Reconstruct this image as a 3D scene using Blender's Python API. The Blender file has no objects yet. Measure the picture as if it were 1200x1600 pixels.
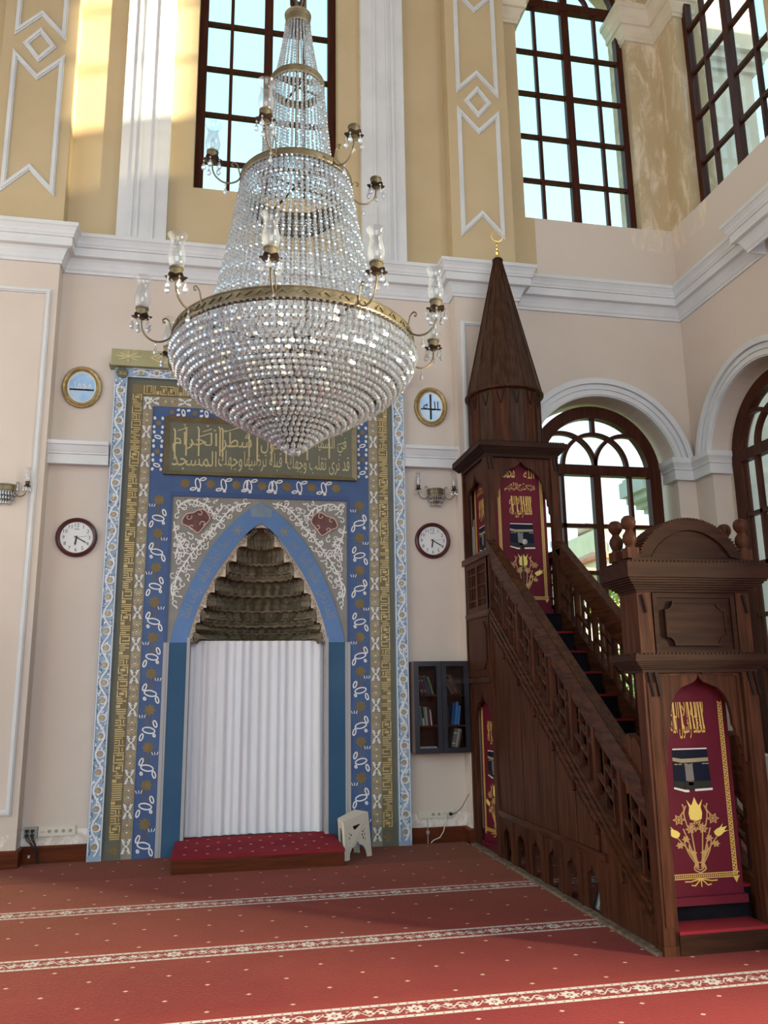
import bpy, math, random
from math import sin, cos, pi, sqrt, atan2, hypot, radians
from mathutils import Matrix, Vector
random.seed(7)
SC = bpy.context.scene
COL = SC.collection

# ---------------------------------------------------------------- camera
def cam_axes(pitch, yaw, roll):
    B = Matrix(((1, 0, 0), (0, 0, -1), (0, 1, 0)))
    Ry = Matrix(((cos(yaw), 0, sin(yaw)), (0, 1, 0), (-sin(yaw), 0, cos(yaw))))
    Rp = Matrix(((1, 0, 0), (0, cos(pitch), -sin(pitch)), (0, sin(pitch), cos(pitch))))
    Rr = Matrix(((cos(roll), -sin(roll), 0), (sin(roll), cos(roll), 0), (0, 0, 1)))
    return Rr @ Rp @ Ry @ B
A = cam_axes(-0.21229164, -0.19995904, -0.01390265)
cd = bpy.data.cameras.new('camera')
cam = bpy.data.objects.new('camera', cd); COL.objects.link(cam)
cd.sensor_fit = 'AUTO'; cd.sensor_width = 36.0
cd.lens = 1285.42 / 1600 * 36.0
cd.clip_start = 0.05; cd.clip_end = 600
rt, dn, fw = A[0], A[1], A[2]
cam.matrix_world = Matrix(((rt[0], -dn[0], -fw[0], 0.0), (rt[1], -dn[1], -fw[1], 0.0),
                           (rt[2], -dn[2], -fw[2], 1.6), (0, 0, 0, 1)))
SC.camera = cam

# ---------------------------------------------------------------- view, sky, sun, big lights
vs = SC.view_settings
vs.view_transform = 'Standard'; vs.look = 'None'; vs.gamma = 1.0; vs.use_curve_mapping = False
vs.exposure = 0.16
cy = SC.cycles
cy.max_bounces = 12; cy.diffuse_bounces = 4; cy.glossy_bounces = 4
cy.transmission_bounces = 10; cy.transparent_max_bounces = 64
cy.caustics_reflective = False; cy.caustics_refractive = False
cy.sample_clamp_indirect = 6.0
w = bpy.data.worlds.new('sky'); SC.world = w; w.use_nodes = True
wn, wl = w.node_tree.nodes, w.node_tree.links
bg = wn['Background']
tc = wn.new('ShaderNodeTexCoord'); sx = wn.new('ShaderNodeSeparateXYZ'); rp = wn.new('ShaderNodeValToRGB')
wl.new(tc.outputs['Generated'], sx.inputs[0]); wl.new(sx.outputs['Z'], rp.inputs[0])
rp.color_ramp.elements[0].position = 0.0; rp.color_ramp.elements[0].color = (1.0, 0.99, 0.96, 1)
rp.color_ramp.elements[1].position = 0.62; rp.color_ramp.elements[1].color = (0.50, 0.88, 1.0, 1)
wl.new(rp.outputs[0], bg.inputs['Color']); bg.inputs['Strength'].default_value = 1.55

SUN_DIR = Vector((-0.88, 0.40, -0.262)).normalized()      # the way the light travels
sd = bpy.data.lights.new('sun', 'SUN'); sun = bpy.data.objects.new('sun', sd); COL.objects.link(sun)
sun.rotation_euler = SUN_DIR.to_track_quat('-Z', 'Y').to_euler()
sd.energy = 20.0; sd.angle = radians(1.4); sd.color = (1.0, 0.80, 0.50)

def area(name, loc, direction, sx_, sy_, energy, color, spread=180):
    d = bpy.data.lights.new(name, 'AREA'); o = bpy.data.objects.new(name, d); COL.objects.link(o)
    d.shape = 'RECTANGLE'; d.size = sx_; d.size_y = sy_; d.energy = energy; d.color = color
    d.spread = radians(spread)
    o.location = loc; o.rotation_euler = Vector(direction).to_track_quat('-Z', 'Y').to_euler()
    return o
# unseen fill lamps added to brighten the room, then one for warm window light
area('fill_rear', (0.4, -6.6, 3.9), (0, 1, -0.05), 9.0, 5.2, 350, (0.80, 0.91, 1.0))
area('fill_left', (-7.6, 2.0, 4.2), (1, 0.1, -0.1), 8.0, 5.2, 130, (0.82, 0.92, 1.0))
area('fill_right_high', (5.9, -0.2, 9.2), (-1, 0.35, -0.55), 4.6, 3.2, 175, (0.84, 0.93, 1.0))  # unseen fill added to light the left pilaster and niche from the right
area('fill_dome', (0.4, 2.0, 14.6), (0, 0, -1), 7.0, 7.0, 30, (1.0, 0.82, 0.55))  # warm overhead fill added for the upper walls; the ceiling has no opening
area('low_sun_glow', (9.6, 0.7, 2.7), (-1, 0.42, -0.22), 2.0, 1.6, 880, (1.0, 0.86, 0.58), 76)

# ---------------------------------------------------------------- materials
class E:                                      # arithmetic on shader sockets
    def __init__(s, nt, v): s.nt, s.v = nt, v
    def _m(s, op, *a):
        n = s.nt.nodes.new('ShaderNodeMath'); n.operation = op
        for i, q in enumerate((s,) + a):
            q = q.v if isinstance(q, E) else q
            if isinstance(q, (int, float)): n.inputs[i].default_value = q
            else: s.nt.links.new(q, n.inputs[i])
        return E(s.nt, n.outputs[0])
    def __add__(s, o): return s._m('ADD', o)
    def __sub__(s, o): return s._m('SUBTRACT', o)
    def __mul__(s, o): return s._m('MULTIPLY', o)
    def __truediv__(s, o): return s._m('DIVIDE', o)
    def frac(s): return s._m('FRACT')
    def floor(s): return s._m('FLOOR')
    def abs(s): return s._m('ABSOLUTE')
    def sin(s): return s._m('SINE')
    def cos(s): return s._m('COSINE')
    def lt(s, o): return s._m('LESS_THAN', o)
    def gt(s, o): return s._m('GREATER_THAN', o)
    def mx(s, o): return s._m('MAXIMUM', o)
    def mn(s, o): return s._m('MINIMUM', o)
    def mod(s, o): return s._m('FLOORED_MODULO', o)
    def sqrt(s): return s._m('SQRT')
    def atan2(s, o): return s._m('ARCTAN2', o)
    def step(s, a, b):                        # smoothstep a..b
        n = s.nt.nodes.new('ShaderNodeMapRange'); n.interpolation_type = 'SMOOTHSTEP'
        s.nt.links.new(s.v, n.inputs[0]); n.inputs[1].default_value = a; n.inputs[2].default_value = b
        return E(s.nt, n.outputs[0])
def sock(m, name):
    return m.node_tree.nodes['Principled BSDF'].inputs[name]
def new_mat(name, col, rough=0.6, metal=0.0, spec=0.5):
    m = bpy.data.materials.new(name); m.use_nodes = True
    sock(m, 'Base Color').default_value = (*col, 1); sock(m, 'Roughness').default_value = rough
    sock(m, 'Metallic').default_value = metal; sock(m, 'Specular IOR Level').default_value = spec
    return m
def coords(nt, scale=(1, 1, 1)):
    t = nt.nodes.new('ShaderNodeTexCoord'); mp = nt.nodes.new('ShaderNodeMapping')
    mp.inputs['Scale'].default_value = scale
    nt.links.new(t.outputs['Object'], mp.inputs[0]); return mp.outputs[0]
def noise(nt, vec, scale, detail=4, rough=0.55, dist=0.0):
    n = nt.nodes.new('ShaderNodeTexNoise'); nt.links.new(vec, n.inputs['Vector'])
    n.inputs['Scale'].default_value = scale; n.inputs['Detail'].default_value = detail
    n.inputs['Roughness'].default_value = rough; n.inputs['Distortion'].default_value = dist
    return E(nt, n.outputs[0])
def mixc(nt, fac, a, b):
    n = nt.nodes.new('ShaderNodeMix'); n.data_type = 'RGBA'
    f = fac.v if isinstance(fac, E) else fac
    if isinstance(f, (int, float)): n.inputs[0].default_value = f
    else: nt.links.new(f, n.inputs[0])
    for i, c in ((6, a), (7, b)):
        if isinstance(c, tuple): n.inputs[i].default_value = (*c, 1)
        else: nt.links.new(c, n.inputs[i])
    return n.outputs[2]
def bump(m, h, strength=0.2, dist=0.01):
    nt = m.node_tree; b = nt.nodes.new('ShaderNodeBump')
    b.inputs['Strength'].default_value = strength; b.inputs['Distance'].default_value = dist
    nt.links.new(h.v, b.inputs['Height']); nt.links.new(b.outputs[0], sock(m, 'Normal'))
def mottled(name, a, b, scale=3.0, stretch=(1, 1, 1), rough=0.6, metal=0.0, lo=0.35, hi=0.7, bmp=0.0, spec=0.5, detail=5):
    m = new_mat(name, a, rough, metal, spec); nt = m.node_tree
    n = noise(nt, coords(nt, stretch), scale, detail)
    nt.links.new(mixc(nt, n.step(lo, hi), a, b), sock(m, 'Base Color'))
    if bmp: bump(m, n, bmp)
    return m
M = {}
def wood(name, a, b, rough=0.38, stretch=(22, 22, 1.6)):
    m = mottled(name, a, b, 1.4, stretch, rough, 0, 0.3, 0.75, 0.08, 0.10)
    return m
M['wood'] = wood('walnut_stained_wood', (0.036, 0.013, 0.0078), (0.092, 0.034, 0.018), 0.46)
M['wood_y'] = wood('walnut_stained_wood_lengthwise', (0.034, 0.0125, 0.007), (0.082, 0.031, 0.016), 0.27, (22, 1.6, 22))
M['wood_x_shaded'] = wood('walnut_crosswise_shaded', (0.022, 0.0090, 0.0060), (0.044, 0.0178, 0.0112), 0.5, (1.6, 22, 22))  # darker than the other walnut: gate-front shade put into the colour
M['wood_red'] = wood('reddish_wood', (0.070, 0.018, 0.008), (0.125, 0.032, 0.013), 0.35, (1.2, 14, 18))
M['window_wood'] = wood('dark_window_wood', (0.040, 0.012, 0.008), (0.070, 0.022, 0.013), 0.35)
M['dark_wood'] = wood('blackish_wood', (0.012, 0.008, 0.009), (0.020, 0.012, 0.011), 0.4)
M['cone_wood'] = wood('faded_cone_wood', (0.034, 0.016, 0.010), (0.066, 0.038, 0.025), 0.42)

def plaster():
    m = new_mat('painted_plaster', (0.6, 0.5, 0.4), 0.85, 0, 0.2); nt = m.node_tree
    t = nt.nodes.new('ShaderNodeTexCoord'); s = nt.nodes.new('ShaderNodeSeparateXYZ')
    nt.links.new(t.outputs['Object'], s.inputs[0])
    x, y, z = (E(nt, s.outputs[k]) for k in 'XYZ')
    n = noise(nt, t.outputs['Object'], 0.9, 6, 0.6); n2 = noise(nt, t.outputs['Object'], 4.0, 6, 0.65)
    low = mixc(nt, n.step(0.35, 0.7), (0.62, 0.565, 0.52), (0.59, 0.53, 0.48))
    up = mixc(nt, n.step(0.35, 0.7), (0.53, 0.44, 0.285), (0.49, 0.40, 0.25))
    base = mixc(nt, z.gt(6.5), low, up)
    # paler fresh paint under the upper right windows, flaking plaster on the corner pier
    patch = x.gt(3.86) * z.gt(6.5) * z.lt(7.53)
    base = mixc(nt, patch, base, (0.62, 0.565, 0.52))
    pier = x.gt(5.2) * z.gt(7.2) * y.gt(8.2)
    stain = noise(nt, coords(nt, (1.5, 1.5, 0.55)), 3.2, 8, 0.7, 0.6).step(0.46, 0.66)
    base = mixc(nt, pier * stain, base, (0.74, 0.66, 0.53))
    damp = noise(nt, coords(nt, (1, 1, 1)), 7.0, 8, 0.7, 0.5).step(0.45, 0.6) * z.lt(0.30)
    base = mixc(nt, damp, base, (0.80, 0.77, 0.76))
    nt.links.new(base, sock(m, 'Base Color')); bump(m, n2, 0.06)
    return m
M['plaster'] = plaster()
M['trim'] = mottled('white_painted_moulding', (0.66, 0.70, 0.74), (0.58, 0.62, 0.66), 1.6, rough=0.6, spec=0.3)
M['trim_warm'] = mottled('cream_painted_moulding', (0.70, 0.66, 0.56), (0.62, 0.57, 0.46), 2.5, rough=0.6, spec=0.3)

def carpet_mat():
    m = new_mat('mosque_carpet', (0.22, 0.02, 0.03), 0.95, 0, 0.1); nt = m.node_tree
    t = nt.nodes.new('ShaderNodeTexCoord'); s = nt.nodes.new('ShaderNodeSeparateXYZ')
    nt.links.new(t.outputs['Object'], s.inputs[0])
    x, y = E(nt, s.outputs['X']), E(nt, s.outputs['Y'])
    n = noise(nt, t.outputs['Object'], 1.1, 5); nf = noise(nt, t.outputs['Object'], 60, 3)
    red = mixc(nt, n.step(0.35, 0.68), (0.155, 0.016, 0.026), (0.180, 0.022, 0.030))
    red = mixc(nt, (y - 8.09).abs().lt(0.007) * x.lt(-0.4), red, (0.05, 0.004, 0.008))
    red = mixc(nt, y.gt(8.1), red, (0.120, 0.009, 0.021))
    P = 1.225
    v = (y - 6.885).mod(P)                            # 0 .. P, stripe is 0 .. 0.20
    near = y.lt(7.6) * v.gt(0.20) * (v * -1 + 0.36).step(0.0, 0.16)
    red = mixc(nt, near * 0.30, red, (0.26, 0.035, 0.030))  # soft pile sheen beside each band put into the red
    # small pale diamonds, staggered
    cx, cyy = 0.44, 0.408
    row = (v / (P / 6)).floor()
    px = (x + row.mod(2) * (cx / 2)).mod(cx) - cx / 2
    py = v.mod(P / 6) - P / 12
    dot = (px.abs() * 1.0 + py.abs() * 1.25).lt(0.0165) * v.gt(0.22)
    red = mixc(nt, dot, red, (0.50, 0.35, 0.31))
    # woven band: two pale edges with dots, flowers between
    on = v.lt(0.20) * y.lt(7.6)
    edge = (v - 0.10).abs().gt(0.070)
    ed = ((x.mod(0.05) - 0.025).abs() * 1.0 + ((v - 0.10).abs() - 0.085).abs()).lt(0.0075)
    q = x.mod(0.42) - 0.21; qv = v - 0.10
    rad = (q * q + qv * qv).sqrt(); ang = qv.atan2(q)
    big = rad.lt((ang * 8).cos() * 0.009 + 0.046) * rad.gt(0.017)
    core = rad.lt(0.008)
    q2 = (x + 0.21).mod(0.42) - 0.21
    side = q2.abs().mod(0.07) - 0.035
    sv = qv + (q2 * 30).sin() * 0.018
    r2 = (side * side + sv * sv).sqrt(); a2 = sv.atan2(side)
    leaf = r2.lt((a2 * 5).cos() * 0.008 + 0.022) * q.abs().gt(0.055)
    tend = (qv - (x * 44.88).sin() * 0.034).abs().lt(0.006) * q.abs().gt(0.05)
    vor = nt.nodes.new('ShaderNodeTexVoronoi'); vor.inputs['Scale'].default_value = 30
    nt.links.new(t.outputs['Object'], vor.inputs['Vector'])
    bits = E(nt, vor.outputs['Distance']).lt(0.24)
    pale = big.mx(core).mx(leaf).mx(tend).mx(edge).mx(bits * 0.6) - ed
    bandc = mixc(nt, pale.mx(0.0), (0.20, 0.030, 0.036), (0.50, 0.50, 0.52))
    col = mixc(nt, on, red, bandc)
    nt.links.new(mixc(nt, nf.step(0.3, 0.8) * 0.22, col, (0.10, 0.01, 0.012)), sock(m, 'Base Color'))
    sock(m, 'Sheen Weight').default_value = 0.45; sock(m, 'Sheen Roughness').default_value = 0.2
    sock(m, 'Sheen Tint').default_value = (1.0, 0.70, 0.42, 1)
    bump(m, nf, 0.25, 0.01)
    return m
M['carpet'] = carpet_mat()
M['step_carpet'] = mottled('crimson_step_carpet', (0.20, 0.016, 0.030), (0.24, 0.024, 0.034), 2.0, rough=0.95, spec=0.1, bmp=0.1)
M['black_carpet'] = mottled('black_stair_cloth', (0.006, 0.006, 0.010), (0.012, 0.011, 0.016), 6, rough=0.9, spec=0.1)
M['red_nosing'] = mottled('red_nosing_carpet', (0.20, 0.014, 0.022), (0.25, 0.022, 0.03), 6, rough=0.9, spec=0.1)
M['brass'] = mottled('antique_brass', (0.13, 0.108, 0.066), (0.21, 0.175, 0.11), 9, rough=0.45, metal=0.5)
M['bronze'] = mottled('dark_bronze', (0.045, 0.030, 0.018), (0.09, 0.06, 0.035), 9, rough=0.4, metal=0.7)
M['gold'] = mottled('gold_leaf', (0.33, 0.25, 0.13), (0.42, 0.33, 0.19), 12, rough=0.42, metal=0.35)
M['gold_bright'] = mottled('polished_gold', (0.83, 0.60, 0.20), (0.90, 0.70, 0.30), 8, rough=0.22, metal=0.9)
M['gold_frame'] = mottled('gilded_frame', (0.28, 0.20, 0.085), (0.42, 0.32, 0.16), 25, rough=0.38, metal=0.5, bmp=0.4)
M['black'] = new_mat('black_paint', (0.010, 0.010, 0.012), 0.4)
M['navy'] = mottled('navy_black_laminate', (0.010, 0.010, 0.018), (0.016, 0.015, 0.026), 3, rough=0.35)
M['white_plastic'] = mottled('cream_plastic', (0.62, 0.60, 0.52), (0.66, 0.64, 0.57), 2, rough=0.4)
M['grey_plastic'] = mottled('grey_plastic', (0.30, 0.30, 0.31), (0.34, 0.34, 0.34), 2, rough=0.5)
def glass_thin(name, tint, gl=0.10, rough=0.02):
    m = bpy.data.materials.new(name); m.use_nodes = True; nt = m.node_tree; nt.nodes.clear()
    o = nt.nodes.new('ShaderNodeOutputMaterial'); mx = nt.nodes.new('ShaderNodeMixShader')
    t = nt.nodes.new('ShaderNodeBsdfTransparent'); g = nt.nodes.new('ShaderNodeBsdfGlossy')
    t.inputs[0].default_value = (*tint, 1); g.inputs['Roughness'].default_value = rough
    fr = nt.nodes.new('ShaderNodeFresnel'); fr.inputs['IOR'].default_value = 1.45
    ge = nt.nodes.new('ShaderNodeNewGeometry')
    f = E(nt, fr.outputs[0]) * (E(nt, ge.outputs['Backfacing']) * -1 + 1) + gl      # one reflection per sheet of glass
    nt.links.new(f.v, mx.inputs[0]); nt.links.new(t.outputs[0], mx.inputs[1]); nt.links.new(g.outputs[0], mx.inputs[2])
    nt.links.new(mx.outputs[0], o.inputs[0]); return m
M['pane'] = glass_thin('window_glass', (0.93, 0.985, 1.0), 0.0)
M['case_glass'] = glass_thin('cabinet_glass', (0.85, 0.87, 0.9), 0.0)
def etched():
    m = glass_thin('clear_lamp_glass', (0.97, 0.98, 0.99), 0.04, 0.06); nt = m.node_tree
    o = nt.nodes['Material Output']; a = o.inputs[0].links[0].from_socket; d = nt.nodes.new('ShaderNodeBsdfTranslucent'); d.inputs[0].default_value = (0.9, 0.94, 1.0, 1)
    mx = nt.nodes.new('ShaderNodeMixShader'); mx.inputs[0].default_value = 0.16
    nt.links.new(a, mx.inputs[1]); nt.links.new(d.outputs[0], mx.inputs[2]); nt.links.new(mx.outputs[0], o.inputs[0]); return m
M['shade_glass'] = etched()
def crystal():
    m = bpy.data.materials.new('cut_crystal'); m.use_nodes = True; nt = m.node_tree; nt.nodes.clear()
    o = nt.nodes.new('ShaderNodeOutputMaterial')
    a = nt.nodes.new('ShaderNodeBsdfGlass'); a.inputs['IOR'].default_value = 1.5; a.inputs['Roughness'].default_value = 0.0
    a.inputs[0].default_value = (0.97, 0.98, 1.0, 1)
    g = nt.nodes.new('ShaderNodeBsdfGlossy'); g.inputs['Roughness'].default_value = 0.06
    g.inputs[0].default_value = (0.84, 0.93, 1.0, 1)
    t = nt.nodes.new('ShaderNodeBsdfTransparent'); t.inputs[0].default_value = (0.93, 0.95, 0.98, 1)
    m1 = nt.nodes.new('ShaderNodeMixShader'); m1.inputs[0].default_value = 0.55
    m2 = nt.nodes.new('ShaderNodeMixShader'); m2.inputs[0].default_value = 0.30
    nt.links.new(a.outputs[0], m1.inputs[1]); nt.links.new(t.outputs[0], m1.inputs[2])
    nt.links.new(m1.outputs[0], m2.inputs[1]); nt.links.new(g.outputs[0], m2.inputs[2])
    df = nt.nodes.new('ShaderNodeBsdfDiffuse'); df.inputs[0].default_value = (0.82, 0.92, 1.0, 1); m3 = nt.nodes.new('ShaderNodeMixShader'); m3.inputs[0].default_value = 0.12
    nt.links.new(m2.outputs[0], m3.inputs[1]); nt.links.new(df.outputs[0], m3.inputs[2])
    nt.links.new(m3.outputs[0], o.inputs[0]); return m
M['crystal'] = crystal()
# mihrab paints
M['relief_blue'] = mottled('pale_blue_ground', (0.235, 0.345, 0.50), (0.32, 0.43, 0.57), 9, rough=0.6)
M['relief_dark'] = new_mat('dark_blue_leaf', (0.09, 0.15, 0.25), 0.6)
M['relief_white'] = mottled('white_relief', (0.72, 0.78, 0.84), (0.64, 0.71, 0.79), 8, rough=0.6)
M['olive'] = mottled('olive_green_paint', (0.088, 0.098, 0.078), (0.11, 0.118, 0.09), 3, rough=0.55)
M['kufic_ground'] = mottled('kufic_ground', (0.13, 0.105, 0.045), (0.17, 0.135, 0.06), 5, rough=0.55)
M['kufic_gold'] = mottled('kufic_gold', (0.44, 0.34, 0.15), (0.52, 0.42, 0.21), 5, rough=0.45, metal=0.25)
M['floral_ground'] = mottled('taupe_ground', (0.215, 0.20, 0.155), (0.26, 0.245, 0.20), 6, rough=0.6)
M['band_blue'] = mottled('cobalt_paint', (0.026, 0.074, 0.225), (0.036, 0.095, 0.25), 4, rough=0.5)
M['edge_blue'] = new_mat('deep_blue_line', (0.022, 0.062, 0.21), 0.5)
M['flat_blue'] = mottled('steel_blue_paint', (0.028, 0.090, 0.185), (0.042, 0.108, 0.205), 1.5, rough=0.6, spec=0.2)
M['arch_blue'] = mottled('arch_blue_paint', (0.075, 0.18, 0.42), (0.09, 0.20, 0.44), 3, rough=0.55)
M['arch_text'] = new_mat('worn_gilt_lettering', (0.24, 0.255, 0.24), 0.55, 0.1)
M['band_gold'] = mottled('worn_gold_flower', (0.15, 0.108, 0.038), (0.19, 0.14, 0.06), 9, rough=0.6)
M['loop_white'] = new_mat('white_loop', (0.74, 0.76, 0.77), 0.6)
M['stone_grey'] = mottled('grey_ground', (0.215, 0.215, 0.205), (0.25, 0.25, 0.24), 6, rough=0.65)
M['scroll_brown'] = new_mat('brown_scroll', (0.16, 0.115, 0.075), 0.6)
M['maroon'] = mottled('maroon_cartouche', (0.085, 0.022, 0.020), (0.13, 0.042, 0.038), 12, rough=0.5)
M['pink_line'] = new_mat('pink_outline', (0.56, 0.38, 0.33), 0.6)
M['cream_board'] = mottled('cream_board', (0.52, 0.45, 0.37), (0.58, 0.51, 0.43), 6, rough=0.65)
M['panel_green'] = mottled('panel_green', (0.098, 0.105, 0.075), (0.118, 0.122, 0.09), 3, rough=0.5)
M['panel_gold'] = mottled('panel_gilt_lettering', (0.44, 0.39, 0.20), (0.52, 0.46, 0.26), 10, rough=0.5, metal=0.15)
M['panel_frame'] = mottled('bronze_green_frame', (0.15, 0.125, 0.065), (0.20, 0.17, 0.095), 5, rough=0.45, metal=0.2)
M['cap_green'] = mottled('crest_green', (0.30, 0.29, 0.15), (0.36, 0.35, 0.20), 6, rough=0.55)
M['cap_line'] = new_mat('crest_gold_line', (0.55, 0.50, 0.28), 0.5, 0.1)
M['muqarnas'] = mottled('weathered_bronze_paint', (0.100, 0.080, 0.048), (0.175, 0.145, 0.09), 14, rough=0.6, bmp=0.2)
M['jamb'] = new_mat('jamb_grey', (0.36, 0.37, 0.40), 0.6)
M['curtain'] = mottled('white_curtain', (0.76, 0.79, 0.86), (0.70, 0.73, 0.80), 1.2, (3, 3, 0.4), rough=0.85, spec=0.1)
# banners
M['banner'] = mottled('burgundy_banner', (0.105, 0.009, 0.022), (0.12, 0.012, 0.026), 2, rough=0.6, spec=0.15)
M['banner_gold'] = new_mat('banner_gold_print', (0.62, 0.44, 0.11), 0.5)
M['banner_yellow'] = new_mat('banner_yellow_print', (0.80, 0.66, 0.16), 0.5)
M['banner_line'] = new_mat('banner_line_print', (0.50, 0.33, 0.12), 0.5)
M['kaaba_black'] = new_mat('kaaba_black_print', (0.008, 0.011, 0.026), 0.6, 0, 0.1)
M['kaaba_band'] = new_mat('kaaba_band_print', (0.30, 0.26, 0.16), 0.5)
M['kaaba_grey'] = new_mat('kaaba_grey_print', (0.028, 0.030, 0.026), 0.6, 0, 0.1)
M['print_white'] = new_mat('white_print', (0.72, 0.70, 0.70), 0.5)
M['print_orange'] = new_mat('orange_print', (0.50, 0.22, 0.08), 0.5)
M['print_grey'] = new_mat('grey_print', (0.15, 0.15, 0.15), 0.5)
M['clock_rim'] = mottled('maroon_clock_rim', (0.055, 0.010, 0.012), (0.075, 0.015, 0.016), 3, rough=0.3)
M['dial'] = mottled('clock_dial', (0.66, 0.69, 0.72), (0.70, 0.72, 0.75), 1.5, rough=0.35)
M['blue_reflection'] = mottled('blue_reflection_glass', (0.28, 0.52, 0.85), (0.48, 0.68, 0.90), 5, rough=0.12)  # blue reflection of the mirror glass put into the colour
M['ivory'] = new_mat('ivory_mount', (0.72, 0.68, 0.55), 0.5)
# ---------------------------------------------------------------- mesh helpers
def frame(O, U, V):
    U, V = Vector(U).normalized(), Vector(V).normalized()
    return (Vector(O), U, V, U.cross(V))
def fp(fr, u, v, h=0.0):
    return fr[0] + fr[1] * u + fr[2] * v + fr[3] * h
QW = lambda y: frame((0.435, y, 0), (1, 0, 0), (0, 0, 1))      # faces the viewer (normal -Y)
class MB:
    def __init__(s): s.v, s.f, s.sm, s.j = [], [], [], 0.0
    def add(s, vs_, fs_, smooth=False):
        b = len(s.v); s.v.extend(tuple(p) for p in vs_)
        for f in fs_: s.f.append(tuple(i + b for i in f)); s.sm.append(smooth)
        return s
    def box(s, x0, x1, y0, y1, z0, z1):
        return s.add([(x0, y0, z0), (x1, y0, z0), (x1, y1, z0), (x0, y1, z0), (x0, y0, z1), (x1, y0, z1), (x1, y1, z1), (x0, y1, z1)],
                     [(0, 3, 2, 1), (4, 5, 6, 7), (0, 1, 5, 4), (1, 2, 6, 5), (2, 3, 7, 6), (3, 0, 4, 7)])
    def bar(s, a, b, w, d, up=(0, 0, 1)):                       # a square bar from a to b: w across, d along 'up'
        a, b = Vector(a), Vector(b); t = (b - a).normalized(); up = Vector(up)
        sd_ = t.cross(up)
        if sd_.length < 1e-4: sd_ = t.cross(Vector((1, 0, 0)))
        sd_.normalize(); n = sd_.cross(t)
        P = []
        for c in (a, b):
            for i, j in ((-1, -1), (1, -1), (1, 1), (-1, 1)): P.append(c + sd_ * (w / 2 * i) + n * (d / 2 * j))
        return s.add(P, [(0, 3, 2, 1), (4, 5, 6, 7), (0, 1, 5, 4), (1, 2, 6, 5), (2, 3, 7, 6), (3, 0, 4, 7)])
    def poly(s, fr, pts, h0, h1, holes=None):                   # an outline in the frame's plane, thick from h0 to h1
        n = len(pts)
        ar = sum(pts[i][0] * pts[(i + 1) % n][1] - pts[(i + 1) % n][0] * pts[i][1] for i in range(n))
        if ar < 0: pts = pts[::-1]
        P = [fp(fr, u, v, h0) for u, v in pts] + [fp(fr, u, v, h1) for u, v in pts]
        F = [tuple(range(n - 1, -1, -1)), tuple(range(n, 2 * n))]
        F += [(i, (i + 1) % n, n + (i + 1) % n, n + i) for i in range(n)]
        return s.add(P, F)
    def rect(s, fr, u0, u1, v0, v1, h0, h1): return s.poly(fr, [(u0, v0), (u1, v0), (u1, v1), (u0, v1)], h0, h1)
    def strip(s, fr, A_, B_, h0, h1, closed=False):             # a band between two outlines of equal length
        n = len(A_); P = []
        for h in (h0, h1):
            P += [fp(fr, *p, h) for p in A_] + [fp(fr, *p, h) for p in B_]
        F = []; m = n if closed else n - 1
        for i in range(m):
            j = (i + 1) % n
            F += [(2 * n + i, 2 * n + j, 3 * n + j, 3 * n + i), (i, n + i, n + j, j), (i, j, 2 * n + j, 2 * n + i), (n + i, 3 * n + i, 3 * n + j, n + j)]
        if not closed: F += [(0, 2 * n, 3 * n, n), (n - 1, 2 * n - 1, 4 * n - 1, 3 * n - 1)]
        return s.add(P, F)
    def ribbon(s, fr, pts, wd, h0, h1, closed=False, taper=False):
        n = len(pts); L, R = [], []; s.j = (s.j + 0.618034) % 1.0; h1 += 0.0014 * s.j      # no two strokes share a plane
        for i, (u, v) in enumerate(pts):
            ds = []
            for p, q in ((i - 1, i), (i, i + 1)):
                if closed or (p >= 0 and q < n):
                    dx, dy = pts[q % n][0] - pts[p][0], pts[q % n][1] - pts[p][1]; l = hypot(dx, dy)
                    if l > 1e-9: ds.append((dx / l, dy / l))
            dx, dy = sum(d[0] for d in ds), sum(d[1] for d in ds); l = hypot(dx, dy)
            if l < 1e-6: dx, dy, l = ds[0][0], ds[0][1], 1.0
            dx, dy = dx / l, dy / l
            k = wd / 2 * ((1 - 0.75 * i / (n - 1)) if taper else 1) / max(0.35, abs(dx * ds[0][0] + dy * ds[0][1]))    # mitred
            L.append((u - dy * k, v + dx * k)); R.append((u + dy * k, v - dx * k))
        return s.strip(fr, L, R, h0, h1, closed)
    def tube(s, pts, r, n=8, closed=False):
        pts = [Vector(p) for p in pts]; m = len(pts); rs = r if isinstance(r, (list, tuple)) else [r] * m
        P, F = [], []; prev = None
        for i, p in enumerate(pts):
            a = pts[i - 1] if i > 0 or closed else p; b = pts[(i + 1) % m] if i < m - 1 or closed else p
            t = (b - a).normalized()
            if prev is None:
                x = t.cross(Vector((0, 0, 1)))
                if x.length < 1e-3: x = t.cross(Vector((1, 0, 0)))
            else: x = prev - t * prev.dot(t)
            x.normalize(); prev = x; y = t.cross(x)
            P += [p + (x * cos(2 * pi * k / n) + y * sin(2 * pi * k / n)) * rs[i] for k in range(n)]
        for i in range(m if closed else m - 1):
            j = (i + 1) % m
            F += [(i * n + k, i * n + (k + 1) % n, j * n + (k + 1) % n, j * n + k) for k in range(n)]
        s.add(P, F, True)
        if not closed: s.add([P[k] for k in range(n)], [tuple(range(n - 1, -1, -1))]); s.add([P[(m - 1) * n + k] for k in range(n)], [tuple(range(n))])
        return s
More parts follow.
